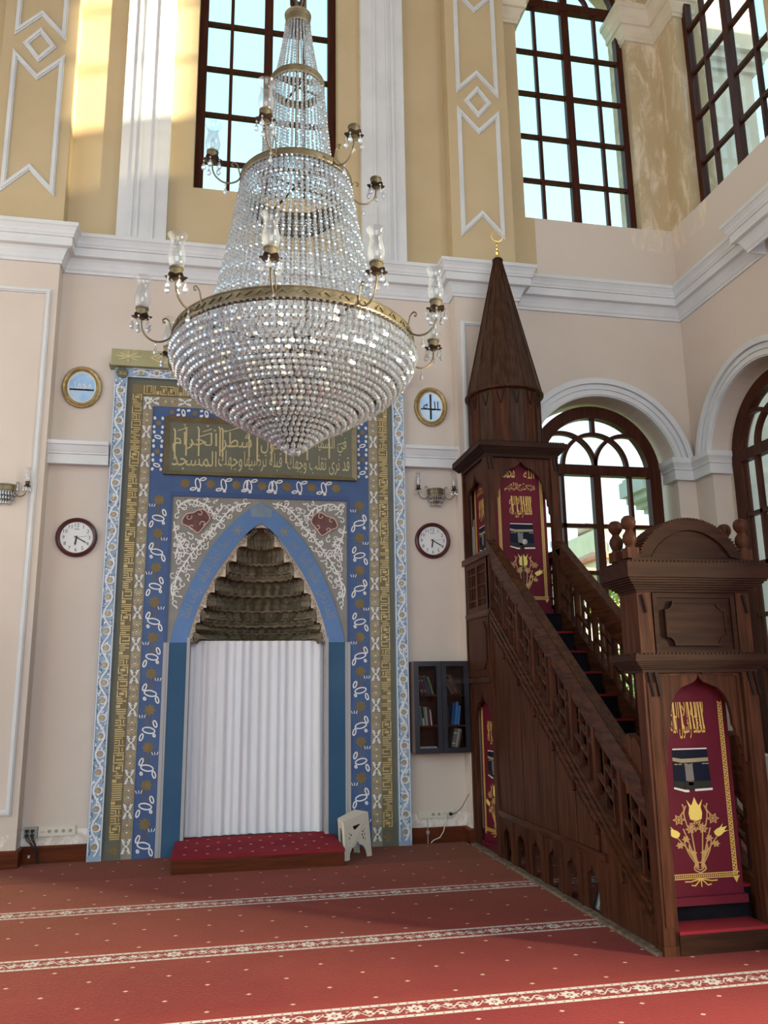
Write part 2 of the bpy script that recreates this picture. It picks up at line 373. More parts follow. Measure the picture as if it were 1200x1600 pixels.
    def lathe(s, c, prof, n=16, smooth=True, a0=0.0, sweep=2 * pi, cap=True):
        c = Vector(c); P, F = [], []; m = len(prof); full = abs(sweep - 2 * pi) < 1e-6; k = n if full else n + 1
        for r, z in prof: P += [c + Vector((r * cos(a0 + sweep * j / n), r * sin(a0 + sweep * j / n), z)) for j in range(k)]
        for i in range(m - 1):
            F += [(i * k + j, i * k + (j + 1) % k, (i + 1) * k + (j + 1) % k, (i + 1) * k + j) for j in range(n)]
        s.add(P, F, smooth)
        if full and cap:
            if prof[0][0] > 1e-4: s.add(P[:k], [tuple(range(k - 1, -1, -1))])
            if prof[-1][0] > 1e-4: s.add(P[-k:], [tuple(range(k))])
        return s
    def sweep(s, prof, path, closed_prof=True):                 # prof: (out, z), path: plan points, outward = right of travel
        P, F = [], []; m, n = len(prof), len(path)
        for i, (x, y) in enumerate(path):
            ns = []
            for a, b in ((i - 1, i), (i, i + 1)):
                if a >= 0 and b < n:
                    dx, dy = path[b][0] - path[a][0], path[b][1] - path[a][1]; l = hypot(dx, dy); ns.append((dy / l, -dx / l))
            if len(ns) == 1: nx, ny = ns[0]
            else:
                nx, ny = ns[0][0] + ns[1][0], ns[0][1] + ns[1][1]; k = 1 + ns[0][0] * ns[1][0] + ns[0][1] * ns[1][1]; nx /= k; ny /= k
            P += [(x + nx * o, y + ny * o, z) for o, z in prof]
        for i in range(n - 1):
            F += [(i * m + j, (i + 1) * m + j, (i + 1) * m + (j + 1) % m, i * m + (j + 1) % m) for j in range(m)]
        s.add(P, F); s.add(P[:m], [tuple(range(m))]); s.add(P[-m:], [tuple(range(m - 1, -1, -1))])
        return s
    def build(s, name, mat, parent=None, ang=35, **props):
        me = bpy.data.meshes.new(name); o = bpy.data.objects.new(name, me)
        off = Vector((0, 0, 0))
        q = parent
        while q is not None: off += q.location; q = q.parent
        ox, oy, oz = off
        me.from_pydata([(x - ox, y - oy, z - oz) for x, y, z in s.v], [], s.f); me.update()
        me.materials.append(M[mat] if isinstance(mat, str) else mat)
        if any(s.sm):
            me.polygons.foreach_set('use_smooth', s.sm); me.set_sharp_from_angle(angle=radians(ang))
        COL.objects.link(o)
        if parent is not None: o.parent = parent
        for k, v in props.items(): o[k] = v
        return o
def thing(name, label, cat, loc=(0, 0, 0), group=None):
    o = bpy.data.objects.new(name, None); COL.objects.link(o); o.location = loc; o.empty_display_size = 0.1
    o['label'] = label; o['category'] = cat
    if group: o['group'] = group
    return o
def tag(o, label, cat, group=None, kind=None):
    o['label'] = label; o['category'] = cat
    if group: o['group'] = group
    if kind: o['kind'] = kind
    return o
def S(mb, name, mat, parent=None):
    return mb.build(name, mat, parent, kind='structure')
def copy_tree(o, parent=None):
    c = o.copy(); COL.objects.link(c)
    if parent is not None: c.parent = parent
    for ch in list(o.children): copy_tree(ch, c)
    return c
def arc(cx, cz, r, a0, a1, n): return [(cx + r * cos(a0 + (a1 - a0) * i / n), cz + r * sin(a0 + (a1 - a0) * i / n)) for i in range(n + 1)]
def interp(pts, n):                                             # smooth line through points (Catmull-Rom)
    out = []; m = len(pts)
    for i in range(m - 1):
        p0, p1, p2, p3 = pts[max(i - 1, 0)], pts[i], pts[i + 1], pts[min(i + 2, m - 1)]
        for k in range(n):
            t = k / n; t2, t3 = t * t, t * t * t
            out.append(tuple(0.5 * (2 * b + (c - a) * t + (2 * a - 5 * b + 4 * c - d) * t2 + (3 * b - a - 3 * c + d) * t3) for a, b, c, d in zip(p0, p1, p2, p3)))
    out.append(tuple(pts[-1])); return out

# lettering: flat outlines of the built-in font, Arabic letters joined by their presentation forms
FORMS = {'ا': 'ﺍﺎ', 'أ': 'ﺃﺄ', 'إ': 'ﺇﺈ', 'ب': 'ﺏﺐﺑﺒ', 'ة': 'ﺓﺔ', 'ت': 'ﺕﺖﺗﺘ', 'ج': 'ﺝﺞﺟﺠ', 'ح': 'ﺡﺢﺣﺤ', 'خ': 'ﺥﺦﺧﺨ', 'د': 'ﺩﺪ', 'ر': 'ﺭﺮ', 'ز': 'ﺯﺰ',
         'س': 'ﺱﺲﺳﺴ', 'ش': 'ﺵﺶﺷﺸ', 'ض': 'ﺽﺾﺿﻀ', 'ط': 'ﻁﻂﻃﻄ', 'ع': 'ﻉﻊﻋﻌ', 'ف': 'ﻑﻒﻓﻔ', 'ق': 'ﻕﻖﻗﻘ', 'ك': 'ﻙﻚﻛﻜ', 'ل': 'ﻝﻞﻟﻠ', 'م': 'ﻡﻢﻣﻤ', 'ن': 'ﻥﻦﻧﻨ',
         'ه': 'ﻩﻪﻫﻬ', 'و': 'ﻭﻮ', 'ى': 'ﻯﻰ', 'ي': 'ﻱﻲﻳﻴ', 'ء': 'ﺀ'}
LAM_ALEF = {'لا': 'ﻻﻼ', 'لأ': 'ﻷﻸ', 'لإ': 'ﻹﻺ'}
def shape_ar(t):
    out = []
    for wrd in t.split(' '):
        r = []; prev = False; i = 0
        while i < len(wrd):
            two = wrd[i:i + 2]
            if two in LAM_ALEF: r.append(LAM_ALEF[two][1 if prev else 0]); prev = False; i += 2; continue
            c = wrd[i]; f = FORMS.get(c)
            if not f: r.append(c); prev = False; i += 1; continue
            nxt = i + 1 < len(wrd) and len(FORMS.get(wrd[i + 1], '')) > 1
            if len(f) == 4:
                r.append(f[3] if prev and nxt else f[2] if nxt else f[1] if prev else f[0]); prev = nxt
            else: r.append(f[1] if prev and len(f) > 1 else f[0]); prev = False
            i += 1
        out.append(''.join(r))
    return ' '.join(out)[::-1]
_tc = {}
def text_shape(s, res=2):                                       # -> verts (x, y), faces, bounds
    if s in _tc: return _tc[s]
    c = bpy.data.curves.new('lettering', 'FONT'); c.body = s; c.size = 1.0; c.resolution_u = res
    o = bpy.data.objects.new('lettering', c); COL.objects.link(o)
    dg = bpy.context.evaluated_depsgraph_get(); dg.update()
    me = bpy.data.meshes.new_from_object(o.evaluated_get(dg))
    V_ = [(v.co.x, v.co.y) for v in me.vertices]; F_ = [tuple(p.vertices) for p in me.polygons]
    bpy.data.objects.remove(o); bpy.data.curves.remove(c); bpy.data.meshes.remove(me)
    if not V_: V_ = [(0, 0)]
    xs, ys = [p[0] for p in V_], [p[1] for p in V_]
    _tc[s] = (V_, F_, min(xs), max(xs), min(ys), max(ys)); return _tc[s]
def put_text(mb, s, fr, u0, u1, v0, v1, h=0.002, keep=False, fn=None, mirror=False):   # fit lettering into a rectangle
    V_, F_, a, b, c, d = text_shape(s)
    ku, kv = (u1 - u0) / max(b - a, 1e-6), (v1 - v0) / max(d - c, 1e-6)
    ou, ov = u0, v0
    if keep:
        k = min(ku, kv); ou = (u0 + u1) / 2 - k * (b - a) / 2; ov = (v0 + v1) / 2 - k * (d - c) / 2; ku = kv = k
    P = []
    for x, y in V_:
        u, v = ou + (x - a) * ku, ov + (y - c) * kv
        if mirror: u = u0 + u1 - u
        if fn: u, v = fn(u, v)
        P.append(fp(fr, u, v, h))
    if mirror: F_ = [f[::-1] for f in F_]
    mb.add(P, F_)

# ---------------------------------------------------------------- setting: floor, walls, ceiling
XR, YQ, XL, YB, ZC = 5.8, 9.0, -8.0, -7.0, 15.0
S(MB().box(XL, 12, YB, YQ + 0.9, -0.3, 0.0), 'floor', 'carpet')
S(MB().box(XL - 0.5, XR + 0.6, YB - 0.5, YQ + 0.6, ZC, ZC + 0.3), 'ceiling', 'plaster')
def wall_panels(mb, fr, u0, u1, v0, v1, holes, h0, h1):
    """holes: (centre, half, foot, spring, radius); radius 0 = flat head at spring; same column of holes may stack"""
    cols = {}
    for c, hf, a, b, r in holes: cols.setdefault((round(c - hf, 4), round(c + hf, 4)), []).append((c, hf, a, b, r))
    u = u0
    for (a, b) in sorted(cols):
        if a > u: mb.rect(fr, u, a, v0, v1, h0, h1)
        v = v0
        for c, hf, f, sp, r in sorted(cols[(a, b)], key=lambda t: t[2]):
            if f > v: mb.rect(fr, a, b, v, f, h0, h1)
            if r > 0:
                A_ = arc(c, sp, r, pi, 0, 28); t = sp + r + 0.05
                mb.strip(fr, [(p[0], t) for p in A_], A_, h0, h1); v = t
            else: v = sp
        if v1 > v: mb.rect(fr, a, b, v, v1, h0, h1)
        u = b
    if u1 > u: mb.rect(fr, u, u1, v0, v1, h0, h1)
FQ = frame((0, YQ, 0), (1, 0, 0), (0, 0, 1))
FR = frame((XR, 0, 0), (0, -1, 0), (0, 0, 1))                  # right wall: u runs towards the viewer
W1, W2, W4 = (0.435, 0.875), (4.5525, 0.8175), (4.58, 0.975)
mb = MB()
wall_panels(mb, FQ, XL, XR + 0.5, 0, 6.4, [(0.435, 0.80, 0.0, 3.45, 0), (W4[0], W4[1], 0.85, 4.15, W4[1])], -0.5, 0.0)
wall_panels(mb, FQ, XL, XR + 0.5, 6.4, ZC, [(W1[0], W1[1], 7.46, 10.95, W1[1]), (W2[0], W2[1], 7.52, 10.95, W2[1])], -0.5, 0.0)
S(mb, 'wall_back', 'plaster')
mb = MB()
wall_panels(mb, FR, -9.0, 7.0, 0, 6.4, [(-7.66, 0.975, 0.85, 4.15, 0.975), (-0.9, 1.9, 0.6, 4.6, 0)], -0.5, 0.0)
wall_panels(mb, FR, -9.0, 7.0, 6.4, ZC, [(-7.65, 0.835, 7.52, 10.95, 0.835), (-5.645, 0.495, 9.5, 14.3, 0), (0.2, 2.4, 7.5, 11.0, 0)], -0.5, 0.0)
S(mb, 'wall_right', 'plaster')
FL = frame((XL, 0, 0), (0, 1, 0), (0, 0, 1))
mb = MB(); wall_panels(mb, FL, -7.0, 9.0, 0, ZC, [(2.0, 4.2, 1.5, 9.2, 0)], -0.4, 0.0); S(mb, 'wall_left', 'plaster')
FB = frame((0, YB, 0), (-1, 0, 0), (0, 0, 1))
mb = MB(); wall_panels(mb, FB, -6.0, 8.0, 0, ZC, [(-0.4, 4.7, 1.2, 9.2, 0)], -0.4, 0.0); S(mb, 'wall_rear', 'plaster')
# the closed back of the niche
S(MB().box(-0.5, 1.37, 9.98, 10.05, 0, 3.6).box(-0.5, -0.365, 9.5, 10.0, 0, 3.6).box(1.235, 1.37, 9.5, 10.0, 0, 3.6).box(-0.5, 1.37, 9.5, 10.05, 3.45, 3.6), 'wall_niche', 'plaster')
# pilasters that stand 20 cm proud of the qibla wall, one each side
def pilaster(x0, x1, y): return MB().box(x0, x1, y, YQ, 0, ZC)
S(pilaster(-2.62, -1.815, 8.8), 'wall_pilaster_left', 'plaster')
S(pilaster(2.685, 3.49, 8.8), 'wall_pilaster_right', 'plaster')
# cornice round the room
CP = [(0.0, 6.22), (0.022, 6.22), (0.022, 6.25), (0.034, 6.265), (0.046, 6.30), (0.066, 6.345), (0.085, 6.37), (0.135, 6.38), (0.135, 6.475), (0.152, 6.48), (0.152, 6.505),
      (0.158, 6.51), (0.166, 6.545), (0.186, 6.58), (0.198, 6.588), (0.200, 6.63), (0.0, 6.66)]
S(MB().sweep(CP, [(XL, YQ), (-2.62, YQ), (-2.62, 8.8), (-1.815, 8.8), (-1.815, YQ), (2.685, YQ), (2.685, 8.8), (3.49, 8.8), (3.49, YQ), (XR, YQ), (XR, 7.25), (XR - 0.2, 7.25), (XR - 0.2, YB)]), 'trim_1', 'trim')
# short string courses either side of the mihrab
def course(z0, z1):
    h = z1 - z0
    return [(0, z0), (0.10, z0), (0.10, z0 + h * .43), (0.115, z0 + h * .45), (0.115, z0 + h * .52), (0.12, z0 + h * .55), (0.15, z0 + h * .80), (0.165, z0 + h * .84), (0.165, z1), (0, z1)]
S(MB().sweep(course(3.985, 4.225), [(-1.815, YQ), (-1.20, YQ)]), 'trim_2', 'trim')
S(MB().sweep(course(4.105, 4.345), [(2.06, YQ), (2.685, YQ)]), 'trim_3', 'trim')
# flat white strips beside the big window
for i, s_ in ((4, -1), (5, 1)):
    mb = MB()
    a, b = sorted((0.435 + s_ * 1.15, 0.435 + s_ * 1.70))
    mb.box(a, b, YQ - 0.10, YQ, 6.6, ZC)
    for k in ((0.13, 0.165), (0.205, 0.23), (0.37, 0.405)):
        x0, x1 = (a + k[0], a + k[1]) if s_ < 0 else (b - k[1], b - k[0])
        mb.box(x0, x1, YQ - 0.118, YQ - 0.09, 6.6, ZC)
    S(mb, 'trim_%d' % i, 'trim')
# bead frames on the pilasters
def beads(fr, lines, wd=0.056, h=0.03):
    m_ = MB()
    for pts, cl in lines:
        m_.ribbon(fr, pts, wd, 0, h * 0.55, cl); m_.ribbon(fr, pts, wd * 0.5, 0, h, cl)
    return m_
def notched(c, hw, z0, z1, top, bot, n=0.30):                   # a tall frame with a notched head and/or foot
    p = [(c - hw, z0)]
    p += [(c - hw, z1)]
    p += [(c, z1 - n)] if top else []
    p += [(c + hw, z1), (c + hw, z0)]
    p += [(c, z0 + n)] if bot else []
    return p
for i, c, (z0, z1, z2, z3) in ((6, -2.215, (7.13, 8.90, 9.02, 11.4)), (7, 3.085, (7.13, 8.90, 9.02, 11.4))):
    fr = frame((0, 8.8, 0), (1, 0, 0), (0, 0, 1)); zc = 8.96
    m_ = beads(fr, [(notched(c, 0.255, 7.10, 8.80, True, True, 0.27), True), ([(c - 0.15, zc), (c, zc + 0.19), (c + 0.15, zc), (c, zc - 0.19)], True),
                    (notched(c, 0.255, 9.12, 10.62, True, True, 0.27), True), (notched(c, 0.255, 11.0, 13.0, True, True, 0.27), True)])
    S(m_, 'trim_%d' % i, 'trim')
    S(beads(fr, [([(c - 0.31, 0.5), (c + 0.31, 0.5), (c + 0.31, 5.88), (c - 0.31, 5.88)], True)], 0.05), 'trim_%d' % (i + 2), 'trim')
# capitals where the upper arches spring
KP = [(0, 10.42), (0.03, 10.42), (0.03, 10.46), (0.05, 10.48), (0.06, 10.54), (0.10, 10.60), (0.13, 10.61), (0.13, 10.70), (0.15, 10.72), (0.19, 10.80), (0.21, 10.81), (0.21, 10.88), (0, 10.88)]
S(MB().sweep(KP, [(5.37, 9.32), (5.37, YQ), (XR, YQ), (XR, 8.49), (6.1, 8.49)]), 'trim_10', 'trim_warm')
S(MB().sweep(KP, [(3.49, YQ), (3.735, YQ), (3.735, 9.32)]), 'trim_11', 'trim_warm')
# archivolts and imposts of the lower windows
def archivolt(fr, c):
    m_ = MB(); n = 40; a = math.asin(0.21 / 1.2)
    for r0, r1, h in ((0.975, 1.20, 0.035), (0.99, 1.03, 0.05), (1.06, 1.10, 0.055), (1.13, 1.20, 0.075)):
        aa = math.asin(0.20 / r1)
        m_.strip(fr, arc(c, 4.15, r1, pi - aa, aa, n), arc(c, 4.15, r0, pi - math.asin(0.20 / r0), math.asin(0.20 / r0), n), 0, h)
    return m_
S(archivolt(FQ, 4.58), 'trim_12', 'trim'); S(archivolt(FR, -7.66), 'trim_13', 'trim')
IP = [(0, 4.08), (0.07, 4.08), (0.07, 4.20), (0.085, 4.21), (0.085, 4.23), (0.10, 4.26), (0.12, 4.29), (0.12, 4.35), (0, 4.35)]
S(MB().sweep(IP, [(5.555, 9.22), (5.555, YQ), (XR, YQ), (XR, 8.635), (6.02, 8.635)]), 'trim_14', 'trim')
S(MB().sweep(IP, [(3.49, YQ), (3.605, YQ), (3.605, 9.22)]), 'trim_15', 'trim')
# skirting
BP = [(0, 0), (0.03, 0), (0.03, 0.135), (0.022, 0.15), (0.0, 0.158)]
S(MB().sweep(BP, [(XL, YQ), (-2.62, YQ), (-2.62, 8.8), (-1.815, 8.8), (-1.815, YQ), (-1.19, YQ)]), 'baseboard_left', 'wood_red')
S(MB().sweep(BP, [(2.06, YQ), (2.685, YQ), (2.685, 8.8), (3.49, 8.8), (3.49, YQ), (XR, YQ), (XR, -6)]), 'baseboard_right', 'wood_red')

# ---------------------------------------------------------------- windows
def cell(parent, fr, u0, u1, v0, v1, d):
    MB().rect(fr, u0, u1, v0, v1, -d, -d + 0.008).build('pane', 'pane', parent)
def tall_window(name, fr, c, hw, foot, spring, ts=0.10, first=8.0, pitch=0.665, arch_lights=True):
    """dark wooden window: narrow, wide | wide, narrow lights in rows, a round head above the transom"""
    fo = MB(); inner = hw - ts
    fo.rect(fr, c - hw, c - inner, foot + 0.06, spring, -0.07, 0.03); fo.rect(fr, c + inner, c + hw, foot + 0.06, spring, -0.07, 0.03)
    fo.rect(fr, c - hw, c + hw, foot - 0.06, foot + 0.06, -0.07, 0.03)
    fo.strip(fr, arc(c, spring, hw, pi, 0, 28), arc(c, spring, inner, pi, 0, 28), -0.07, 0.03)
    root = S(fo, name, 'window_wood')
    q = 0.58 * inner
    S(MB().rect(fr, c - 0.055, c + 0.055, foot, spring + inner, -0.05, 0.025), 'mullion', 'window_wood', root)
    S(MB().rect(fr, c - inner, c + inner, spring - 0.06, spring + 0.07, -0.055, 0.035), 'transom', 'window_wood', root)
    for sg in (-1, 1): S(MB().rect(fr, c + sg * (q + 0.02) - 0.022, c + sg * (q + 0.02) + 0.022, foot, spring, -0.04, 0.015), 'muntin', 'window_wood', root)
    zs = [foot]; z = first
    while z < spring - 0.3: zs.append(z); z += pitch
    zs.append(spring)
    us = [c - inner, c - q - 0.02, c, c + q + 0.02, c + inner]
    for z in zs[1:-1]: S(MB().rect(fr, c - inner, c + inner, z - 0.024, z + 0.024, -0.04, 0.018), 'muntin', 'window_wood', root)
    for i in range(4):
        for j in range(len(zs) - 1): cell(root, fr, us[i], us[i + 1], zs[j], zs[j + 1], 0.02)
    for sg in (-1, 1):
        m_ = MB(); m_.ribbon(fr, arc(c, spring, inner * 0.5, 0 if sg > 0 else pi, pi / 2, 12), 0.045, -0.04, 0.015); S(m_, 'muntin', 'window_wood', root)
        A_ = arc(c, spring, inner, pi / 2, 0 if sg > 0 else pi, 16)
        MB().poly(fr, [(c, spring)] + A_, -0.02, -0.012).build('pane', 'pane', root)
    return root
tall_window('window_1', frame((0, 9.28, 0), (1, 0, 0), (0, 0, 1)), W1[0], 0.89, 7.46, 10.95, 0.12, 8.02)
tall_window('window_2', frame((0, 9.15, 0), (1, 0, 0), (0, 0, 1)), 4.53, 0.865, 7.52, 10.95, 0.115, 8.17)
tall_window('window_3', frame((XR + 0.15, 0, 0), (0, -1, 0), (0, 0, 1)), -7.65, 0.865, 7.52, 10.95, 0.115, 8.17)
def arched_window(name, fr, c):
    R_, ts, sp = 0.875, 0.155, 4.20; inner = R_ - ts
    fo = MB(); foot = 0.80
    fo.rect(fr, c - R_, c - inner, foot + 0.14, sp, -0.08, 0.03); fo.rect(fr, c + inner, c + R_, foot + 0.14, sp, -0.08, 0.03); fo.rect(fr, c - R_, c + R_, foot, foot + 0.14, -0.08, 0.03)
    fo.strip(fr, arc(c, sp, R_, pi, 0, 32), arc(c, sp, inner, pi, 0, 32), -0.08, 0.03)
    root = S(fo, name, 'window_wood')
    S(MB().rect(fr, c - inner, c + inner, sp - 0.03, sp + 0.10, -0.07, 0.035), 'transom', 'window_wood', root)
    S(MB().rect(fr, c - 0.05, c + 0.05, foot, sp, -0.06, 0.03), 'mullion', 'window_wood', root)
    r = 0.43; z0 = sp + 0.08
    S(MB().rect(fr, c - 0.024, c + 0.024, z0 + r - 0.02, sp + inner, -0.045, 0.02), 'muntin', 'window_wood', root)
    S(MB().ribbon(fr, arc(c, z0, r, pi, 0, 24), 0.048, -0.045, 0.02), 'muntin', 'window_wood', root)
    for sg in (-1, 1):
        full = arc(c + sg * r, z0, r, pi if sg > 0 else 0, 0 if sg > 0 else pi, 40)
        pts = [p for p in full if hypot(p[0] - c, p[1] - sp) < inner + 0.03]
        S(MB().ribbon(fr, pts, 0.048, -0.044, 0.021), 'muntin', 'window_wood', root)
        S(MB().rect(fr, c + sg * 0.455 - 0.022, c + sg * 0.455 + 0.022, foot, sp, -0.045, 0.02), 'muntin', 'window_wood', root)
    zs = [foot + 0.14, 1.80, 2.37, 2.95, 3.53, sp]
    for z in zs[1:-1]: S(MB().rect(fr, c - inner, c + inner, z - 0.024, z + 0.024, -0.045, 0.02), 'muntin', 'window_wood', root)
    us = [c - inner, c - 0.455, c, c + 0.455, c + inner]
    for i in range(4):
        for j in range(len(zs) - 1): cell(root, fr, us[i], us[i + 1], zs[j], zs[j + 1], 0.02)
    for a, b in ((pi, pi * .62), (pi * .62, pi * .5), (pi * .5, pi * .38), (pi * .38, 0)):
        MB().poly(fr, [(c, sp)] + arc(c, sp, inner, a, b, 8), -0.02, -0.012).build('pane', 'pane', root)
    return root
arched_window('window_4', frame((0, 9.24, 0), (1, 0, 0), (0, 0, 1)), 4.58)
arched_window('window_5', frame((XR + 0.24, 0, 0), (0, -1, 0), (0, 0, 1)), -7.66)
# high light outside the picture, with its glazing bars (the sun comes in by it)
m_ = MB()
for z in (11.18, 12.0, 12.82, 13.64): m_.rect(FR, -6.14, -5.15, z - 0.03, z + 0.03, -0.3, -0.24)
w6 = S(m_.rect(FR, -6.14, -5.15, 10.3, 10.36, -0.3, -0.2), 'window_6', 'window_wood')
MB().rect(FR, -6.14, -5.15, 9.5, 10.3, -0.26, -0.25).build('pane', glass_thin('dimming_glass', (0.34, 0.34, 0.32), 0.0, 0.3), w6)  # unseen grey pane added to dim the lower part of the sun patch
# ---------------------------------------------------------------- mihrab
mih = thing('mihrab', 'tall painted prayer niche with blue and gold borders and pointed arch', 'mihrab', (0.435, 8.95, 0))
def QF(y): return QW(y)
Y0 = 8.95
def around(name, u0, u1, zt0, zt1, y, depth, mat, z0=0.0):
    """one course of the frame: two uprights and a head, u0 < u1 measured from the centre line"""
    m_ = MB(); fr = QF(y)
    m_.poly(fr, [(-u1, z0), (-u1, zt1), (u1, zt1), (u1, z0), (u0, z0), (u0, zt0), (-u0, zt0), (-u0, z0)], -depth, 0)
    return m_.build(name, mat, mih)
def spiral(cx, cz, r, a0, turns, n=18, sg=1, end=0.12):
    return [(cx + r * (1 - (1 - end) * i / n) * cos(a0 + sg * turns * 2 * pi * i / n), cz + r * (1 - (1 - end) * i / n) * sin(a0 + sg * turns * 2 * pi * i / n)) for i in range(n + 1)]
# outer course: pale blue ground with a white scroll and gilt rosettes
border = around('relief_border', 1.485, 1.625, 5.0, 5.11, Y0 - 0.03, 0.08, 'relief_blue')
FB0 = QF(Y0 - 0.03)
def run(n0, z0, z1, vertical, u):                              # frame-of-band mapping: (along, across) -> (u, z)
    return (lambda a, c: (u + c, z0 + a)) if vertical else (lambda a, c: (n0 + a, z0 + c))
wm, dm = MB(), MB(); ros = []
def vine(length, mp, halfw, pitch):
    k = max(1, int(round(length / pitch))); p = length / k
    pts = [mp(i * p / 12, halfw * 0.62 * sin(pi * i / 12)) for i in range(k * 12 + 1)]
    wm.ribbon(FB0, pts, 0.016, 0, 0.008)
    for i in range(k):
        a = (i + 0.5) * p; sg = 1 if i % 2 == 0 else -1
        ros.append(mp(a, -sg * halfw * 0.06))
        for s2 in (-1, 1):
            sp_ = [mp(a + x, c) for x, c in spiral(0, -sg * halfw * 0.05, halfw * 0.72, s2 * 0.9 + (pi if s2 < 0 else 0), 0.55, 14, s2, 0.75)]
            wm.ribbon(FB0, sp_, 0.017, 0, 0.008, taper=True)
        for j in range(5):
            b = a + random.uniform(-0.5, 0.5) * p; c = random.choice((-1, 1)) * halfw * random.uniform(0.55, 0.95); t = random.uniform(0, pi)
            L = random.uniform(0.016, 0.03)
            dm.ribbon(FB0, [mp(b - L * cos(t), c - L * 0.5 * sin(t)), mp(b, c + 0.008), mp(b + L * cos(t), c + L * 0.5 * sin(t))], 0.012, 0, 0.003, taper=True)
        for j in range(6):
            b = a + p * 0.5 + random.uniform(-0.3, 0.3) * p; c = halfw * random.uniform(-0.9, 0.9); t = random.uniform(0, 2 * pi)
            wm.ribbon(FB0, [mp(b + 0.02 * k2 * cos(t + k2 * 0.5), c + 0.014 * k2 * sin(t + k2 * 0.5)) for k2 in (0, 0.5, 1, 1.5)], 0.020, 0, 0.009, taper=True)
    for sd_ in (-1, 1): wm.ribbon(FB0, [mp(0, sd_ * halfw), mp(length, sd_ * halfw)], 0.008, 0, 0.006)
for sg in (-1, 1): vine(4.88, run(0, 0.05, 0, True, sg * 1.555), 0.06, 0.172)
vine(2.86, run(-1.43, 5.055, 0, False, 0), 0.046, 0.172)
wm.build('scroll_relief', 'relief_white', border, kind='stuff'); dm.build('leaf_relief', 'relief_dark', border, kind='stuff')
rose = None
for (u, z) in ros:
    if rose is None:
        m_ = MB(); fr = frame((0, 0, 0), (1, 0, 0), (0, 0, 1))
        m_.poly(fr, [((0.025 + 0.006 * cos(6 * a)) * cos(a), (0.025 + 0.006 * cos(6 * a)) * sin(a)) for a in [2 * pi * k / 24 for k in range(24)]], 0, 0.007)
        m_.poly(fr, [(0.012 * cos(a), 0.012 * sin(a)) for a in [2 * pi * k / 8 for k in range(8)]], 0.006, 0.012)
        rose = m_.build('rosette', 'gold'); rose.parent = border; o = rose
    else: o = rose.copy(); COL.objects.link(o)
    o.location = (u, Y0 - 0.03 - 8.95 , z)
# roundels in the top corners
for sg, t in ((-1, 'محمد'), (1, 'الله')):
    m_ = MB(); m_.poly(FB0, arc(sg * 1.545, 5.045, 0.062, 0, 2 * pi, 28)[:-1], 0, 0.014)
    r_ = m_.build('roundel', 'olive', mih)
    m_ = MB(); put_text(m_, shape_ar(t), FB0, sg * 1.545 - 0.045, sg * 1.545 + 0.045, 5.018, 5.072, 0.016); m_.build('lettering', 'gold_bright', r_)
# crest board
m_ = MB(); m_.box(0.435 - 1.66, 0.435 + 1.66, 8.86, 9.0, 5.125, 5.30).box(0.435 - 1.68, 0.435 + 1.68, 8.845, 9.0, 5.105, 5.13)
crest = m_.build('crest_board', 'cap_green', mih); m_ = MB(); FC = QF(8.86)
for k in range(9):
    c = -1.48 + k * 0.37
    if k % 2 == 0:
        for a in range(8):
            t = a * pi / 4; m_.ribbon(FC, [(c, 5.215), (c + 0.07 * cos(t - .15), 5.215 + 0.035 * sin(t - .15)), (c + 0.15 * cos(t), 5.215 + 0.065 * sin(t)), (c + 0.07 * cos(t + .15), 5.215 + 0.035 * sin(t + .15))], 0.010, 0, 0.006, True)
        m_.poly(FC, arc(c, 5.215, 0.022, 0, 2 * pi, 10)[:-1], 0, 0.012)
    else:
        m_.ribbon(FC, [(c - 0.13, 5.215), (c, 5.275), (c + 0.13, 5.215), (c, 5.155)], 0.012, 0, 0.006, True)
        m_.ribbon(FC, [(c - 0.07, 5.215), (c, 5.245), (c + 0.07, 5.215), (c, 5.185)], 0.012, 0, 0.008, True)
m_.build('crest_carving', 'cap_line', crest, kind='stuff')
